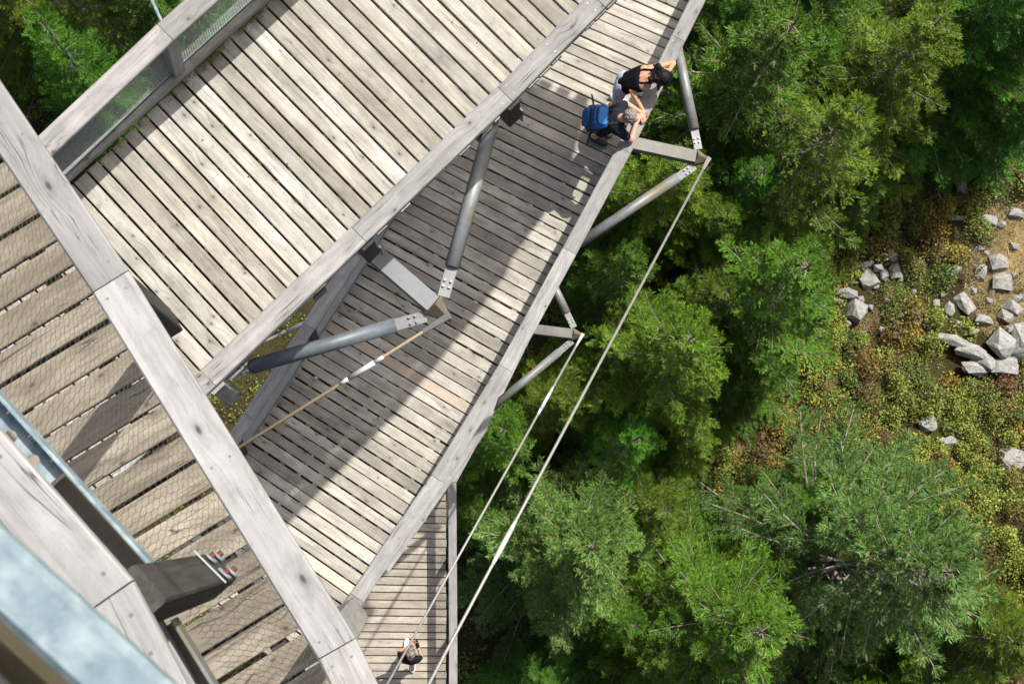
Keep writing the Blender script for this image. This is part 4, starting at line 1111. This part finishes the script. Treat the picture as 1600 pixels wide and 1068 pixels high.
def person(label, hd, J, look, look_up, facing, cloth, s=1.0):
    z0 = CAM_Z - hd
    j = {k: Vector(P(v[0], v[1], hd - v[2])) for k, v in J.items()}
    base = (j['ankleL'] + j['ankleR']) / 2; base.z = z0
    th = thing('person', label, 'person', base)
    B = Bits()
    for sd_ in 'LR':
        chain(B, [(j['hip' + sd_], .088 * s), (j['knee' + sd_], .056 * s), (j['ankle' + sd_], .038 * s)])
        mid = j['knee' + sd_].lerp(j['ankle' + sd_], .3); ell(B, mid, (.055 * s, .055 * s, .12 * s), None)
        chain(B, [(j['sh' + sd_], .056 * s), (j['el' + sd_], .041 * s), (j['wr' + sd_], .028 * s)])
        foot(B, j['ankle' + sd_], facing, z=z0)
    chain(B, [(j['hipL'], .09 * s), (j['hipR'], .09 * s)])
    side = (j['shL'] - j['shR']).normalized()
    for a_, b_, ra, rb, wd in (('pelvis', 'waist', .10, .092, .055), ('waist', 'chest', .092, .105, .07)):
        for o_ in (-1, -.5, 0, .5, 1): capsule(B, j[a_] + side * o_ * wd, (ra - .012 * abs(o_)) * s, j[b_] + side * o_ * wd * 1.15, (rb - .012 * abs(o_)) * s)
    chain(B, [(j['shL'], .058 * s), (j['chest'].lerp(j['neck'], .45), .08 * s), (j['shR'], .058 * s)])
    head_bits(B, j['head'], j['neck'], j['chest'], look, look_up, s)
    for sd_, hd_ in cloth['hands'].items(): hand(B, j['wr' + sd_], hd_[0], hd_[1], hd_[2], hd_[3])
    body = solid(B, 'body', cloth['skin'], th, .007, 2)
    face(th, j['head'], look, look_up, s)
    # shirt
    B = Bits(); ofs = .014
    for a_, b_, ra, rb, wd in (('pelvis', 'waist', .10, .092, .055), ('waist', 'chest', .092, .105, .07)):
        for o_ in (-1, -.5, 0, .5, 1):
            q1 = j[b_] if (cloth['sleeve'] or b_ != 'chest') else j[a_].lerp(j[b_], .85)
            capsule(B, j[a_].lerp(j[b_], .25 if a_ == 'pelvis' else 0) + side * o_ * wd, (ra + ofs - .012 * abs(o_)) * s, q1 + side * o_ * wd * 1.1, (rb + ofs - .012 * abs(o_)) * s)
    if cloth['sleeve']:
        chain(B, [(j['shL'], .072 * s), (j['chest'].lerp(j['neck'], .40), .092 * s), (j['shR'], .072 * s)])
        for sd_ in 'LR': chain(B, [(j['sh' + sd_], .070 * s), (j['sh' + sd_].lerp(j['el' + sd_], .62), .060 * s)])
        solid(B, 'shirt', cloth['top'], th, .008, 8, .010)
    else:
        solid(B, 'tank_top', cloth['top'], th, .008, 8, .006)
        nrm = (j['chest'] - j['waist']).normalized().cross(side); nrm = nrm if nrm.z > 0 else -nrm
        for sg in (-1, 1):
            b = Bits(); q0 = j['chest'] + side * sg * .075 + nrm * .085; q1 = j['chest'].lerp(j['neck'], .6) + side * sg * .085 + nrm * .075
            q2 = j['neck'] + side * sg * .08 + (j['neck'] - j['chest']).normalized() * .02
            chain(b, [(q0, .014), (q1, .012), (q2, .012)]); b.build('shoulder_strap', cloth['top'], th)
    # shorts
    B = Bits(); chain(B, [(j['hipL'], .108 * s), (j['hipR'], .108 * s)])
    for o_ in (-1, 0, 1): capsule(B, j['pelvis'] + side * o_ * .055, .113 * s, j['pelvis'].lerp(j['waist'], .35) + side * o_ * .055, .108 * s)
    for sd_ in 'LR': chain(B, [(j['hip' + sd_], .104 * s), (j['hip' + sd_].lerp(j['knee' + sd_], .72), .088 * s)])
    solid(B, 'shorts', cloth['bottom'], th, .009, 6, .010)
    for sd_ in 'LR':
        B = Bits(); g = j['ankle' + sd_]; gg = Vector((g.x, g.y, z0)); d = Vector(facing).normalized()
        ell(B, gg + d * .06 + Vector((0, 0, .045)), (.145, .056, .048), axes(d, (0, 0, 1)), e=.75); ell(B, gg - d * .02 + Vector((0, 0, .06)), (.07, .054, .05), axes(d, (0, 0, 1)))
        solid(B, 'shoe', cloth['shoe'], th, .008, 2)
    return th, j

OUT = Vector((.885, -.465, 0)); ALO = Vector((.465, .885, 0)); UP = Vector((0, 0, 1))
# the man with the blue backpack
man, jm = person('person in a dark t-shirt with short grey hair leaning on the railing', HC, dict(
    ankleR=(929, 214, .09), kneeR=(938, 206, .50), hipR=(942, 200, .90), ankleL=(936, 201, .09), kneeL=(945, 192, .50), hipL=(949, 186, .90),
    pelvis=(946, 192, .94), waist=(950, 188.5, 1.10), chest=(961, 186, 1.33), neck=(972, 184.5, 1.45), head=(984, 182.5, 1.52),
    shR=(966, 204, 1.36), elR=(986, 219, 1.115), wrR=(994, 193, 1.125), shL=(969, 168, 1.36), elL=(978, 161.5, 1.12), wrL=(1000, 175, 1.115)),
    OUT * .80 - UP * .60, OUT * .6 + UP * .8, OUT, dict(skin=M['skin'], top=M['navy'], bottom=M['black'], shoe=M['darkshoe'], sleeve=True,
    hands={'R': (ALO * .9 - OUT * .2 + UP * .1, (0, 0, -1), 1, .5), 'L': (OUT * .8 - ALO * .6, (0, 0, -1), -1, .4)}))
B = Bits(); Rm_ = axes(OUT * .80 - UP * .60, OUT * .6 + UP * .8); hh = jm['head']; f_, l_, u_ = (Rm_.col[i] for i in range(3))
ell(B, hh + u_ * .030 - f_ * .020, (.094, .082, .097), Rm_)
for k in range(170):
    r_ = random.Random(900 + k); th_ = r_.uniform(0, 6.283); ph_ = math.acos(r_.uniform(.05, 1))
    nn_ = u_ * math.cos(ph_) + (f_ * math.cos(th_) + l_ * math.sin(th_)) * math.sin(ph_)
    q0 = hh + u_ * .030 - f_ * .020 + nn_ * .084; capsule(B, q0, .007, q0 + nn_ * .008 - f_ * .014 + l_ * r_.uniform(-.01, .01), .004, 6)
solid(B, 'hair', M['hairg'], man, .006, 1, .006)
# backpack
bp = thing('backpack', 'bright blue backpack with black straps on the back of the person leaning on the railing', 'backpack', jm['pelvis'])
ba = (jm['chest'] - jm['pelvis']).normalized(); bs = (jm['shL'] - jm['shR']).normalized(); bk = -(bs.cross(ba)); bk = bk if bk.dot(OUT) < 0 else -bk
Rb_ = Matrix((bs, bk, ba)).transposed()
bc = jm['pelvis'].lerp(jm['chest'], .62) + bk * .205
B = Bits(); ell(B, bc, (.150, .10, .235), Rb_, 24, 16, .42); main = solid(B, 'pack_body', M['packnavy'], bp, .009, 2, .010)
B = Bits(); ell(B, bc + ba * .155 - bk * .005, (.146, .104, .075), Rb_, 24, 14, .42); solid(B, 'lid', M['packblue'], bp, .008, 2, .008)
B = Bits(); ell(B, bc + ba * .235 - bk * .02, (.112, .066, .020), Rb_, 20, 10, .4); solid(B, 'lid_pocket', M['packlight'], bp, .006, 1)
B = Bits(); ell(B, bc - ba * .05 + bk * .10, (.115, .045, .13), Rb_, 24, 14, .45); solid(B, 'front_pocket', M['packblue'], bp, .008, 2, .006)
b = Bits(); h0 = bc + ba * .23 - bk * .085; chain(b, [(h0 - bs * .045, .008), (h0 - bs * .03 + ba * .04, .008), (h0 + bs * .03 + ba * .04, .008), (h0 + bs * .045, .008)]); b.build('haul_loop', M['strap'], bp)
b = Bits(); capsule(b, bc + ba * .236 - bs * .10 + bk * .045, .006, bc + ba * .236 + bs * .10 + bk * .045, .006, 6); b.build('zip', M['strap'], bp)
for sg in (-1, 1):
    B = Bits(); ell(B, bc - ba * .10 + bs * sg * .145, (.03, .07, .10), Rb_, 20, 12, .5); solid(B, 'side_pocket', M['packnavy'], bp, .008, 2, .006)
for sg in (-1, 1):
    b = Bits(); q0 = bc + ba * .20 - bk * .09 + bs * sg * .085; sh = jm['chest'].lerp(jm['shL'] if sg > 0 else jm['shR'], .55)
    q1 = sh + UP * .088 - OUT * .0; q2 = sh + OUT * .12 - UP * .02; q3 = bc - ba * .15 - bk * .1 + bs * sg * .14
    chain(b, [(q0, .022), (q1, .024), (q2, .02)]); solid(b, 'shoulder_strap', M['strap'], bp, .007, 2)
    b = Bits(); e0 = bc + bs * sg * .15 - ba * .12; e1 = e0 + bs * sg * .12 - OUT * .04 + UP * .02; e2 = e1 + bs * sg * .06 - UP * .12
    chain(b, [(e0, .012), (e1, .011), (e2, .009)]); b.build('loose_strap', M['strap'], bp)
    b = Bits(); capsule(b, bc + ba * .245 + bs * sg * .06 - bk * .06, .008, bc + ba * .20 + bs * sg * .06 + bk * .10, .008); b.build('compression_strap', M['strap'], bp)

# the woman in the tank top
wom, jw = person('person in a black tank top with long black hair bending over the railing', HC, dict(
    ankleR=(957, 166, .09), kneeR=(965, 154, .49), hipR=(969, 141, .88), ankleL=(963, 152, .09), kneeL=(971, 138, .49), hipL=(975, 123, .88),
    pelvis=(973.5, 131, .93), waist=(986, 127.5, 1.08), chest=(1005, 122, 1.24), neck=(1017, 120, 1.32), head=(1033, 121.5, 1.36),
    shR=(1011, 134, 1.25), elR=(987, 142, 1.14), wrR=(1003, 170, 1.115), shL=(1015, 108, 1.28), elL=(1052, 99, 1.27), wrL=(1046, 110, 1.40)),
    OUT * .55 - UP * .84, OUT * .84 + UP * .55, OUT, dict(skin=M['skin2'], top=M['black'], bottom=M['lav'], shoe=M['white'], sleeve=False,
    hands={'R': (OUT * .55 - ALO * .8, (0, 0, -1), 1, .35), 'L': (-OUT * .5 - ALO * .8 + UP * .1, (0, 0, -1), -1, .45)}), s=.93)
B = Bits(); Rw_ = axes(OUT * .55 - UP * .84, OUT * .84 + UP * .55); hh = jw['head']; f_, l_, u_ = (Rw_.col[i] for i in range(3))
ell(B, hh + u_ * .030 - f_ * .020, (.116, .112, .120), Rw_)
for k in range(26):
    a = -1.5 + 3.0 * k / 25; st_ = hh - f_ * .06 + l_ * math.sin(a) * .085 + u_ * (.02 + .05 * math.cos(a * 2))
    r_ = random.Random(k); q1 = st_ - OUT * r_.uniform(.02, .06) + UP * r_.uniform(.0, .03) + l_ * r_.uniform(-.03, .03)
    q2 = q1 - OUT * r_.uniform(.02, .05) - UP * r_.uniform(.0, .04) + l_ * r_.uniform(-.05, .05)
    chain(B, [(st_, .028), (q1, .026), (q2, .014)])
for k in range(8):
    a = k / 7 * 3.1 - 1.55; q0 = hh + l_ * math.sin(a) * .08 + f_ * .02; q1 = q0 - UP * .12 + OUT * .03 + l_ * math.sin(a) * .03; chain(B, [(q0, .024), (q1, .014)])
solid(B, 'hair', M['hairb'], wom, .007, 1, .014)

# the walker on the lowest walkway
FW = Vector((0.08, 1, 0)).normalized()
wal, jk = person('person in a patterned cap looking at a phone on the lowest walkway', HD, dict(
    ankleL=(634.5, 1012, .09), kneeL=(637, 1012, .49), hipL=(635, 1028, .90), ankleR=(645, 1044, .13), kneeR=(644, 1033, .49), hipR=(644, 1028, .90),
    pelvis=(639.5, 1028.5, .94), waist=(640, 1029.5, 1.12), chest=(640.5, 1028.5, 1.34), neck=(641, 1026.5, 1.47), head=(641.5, 1021, 1.58),
    shL=(628, 1027, 1.38), elL=(623.5, 1017.5, 1.13), wrL=(640, 1008.5, 1.20), shR=(652.5, 1029, 1.38), elR=(658, 1026, 1.12), wrR=(654.5, 1013.5, 1.20)),
    FW * .75 - UP * .66, FW * .66 + UP * .75, FW, dict(skin=M['skin2'], top=M['black'], bottom=M['navy'], shoe=M['white'], sleeve=True,
    hands={'L': (FW * .75 + Vector((.6, 0, 0)), (0, 0, 1), 1, .45), 'R': (FW * .8 - Vector((.3, 0, 0)), (0, 0, 1), -1, .45)}))
B = Bits(); Rk_ = axes(FW * .75 - UP * .66, FW * .66 + UP * .75); hh = jk['head']; f_, l_, u_ = (Rk_.col[i] for i in range(3))
ell(B, hh + u_ * .045 - f_ * .006, (.118, .102, .098), Rk_); capd = solid(B, 'cap', M['cap'], wal, .008, 2, .010)
B = Bits(); ell(B, hh + u_ * .040 + f_ * .12, (.075, .082, .010), Rk_); solid(B, 'cap_peak', M['cap'], wal, .006, 1)
ph = thing('phone', 'dark phone held up by the walker on the lowest walkway', 'phone', P(652, 1005, HD - 1.2))
pc = Vector(P(651.5, 1005.5, HD - 1.235)); Rp = axes(Vector((-.35, .94, 0)), Vector((0, -.3, .95)))
b = Bits(); ell(b, pc, (.078, .038, .006), Rp, 24, 8, .35); b.build('phone_case', M['phone'], ph)
b = Bits(); ell(b, pc + Rp.col[2] * .0035, (.073, .034, .0035), Rp, 24, 8, .35); b.build('screen', M['phone'], ph)
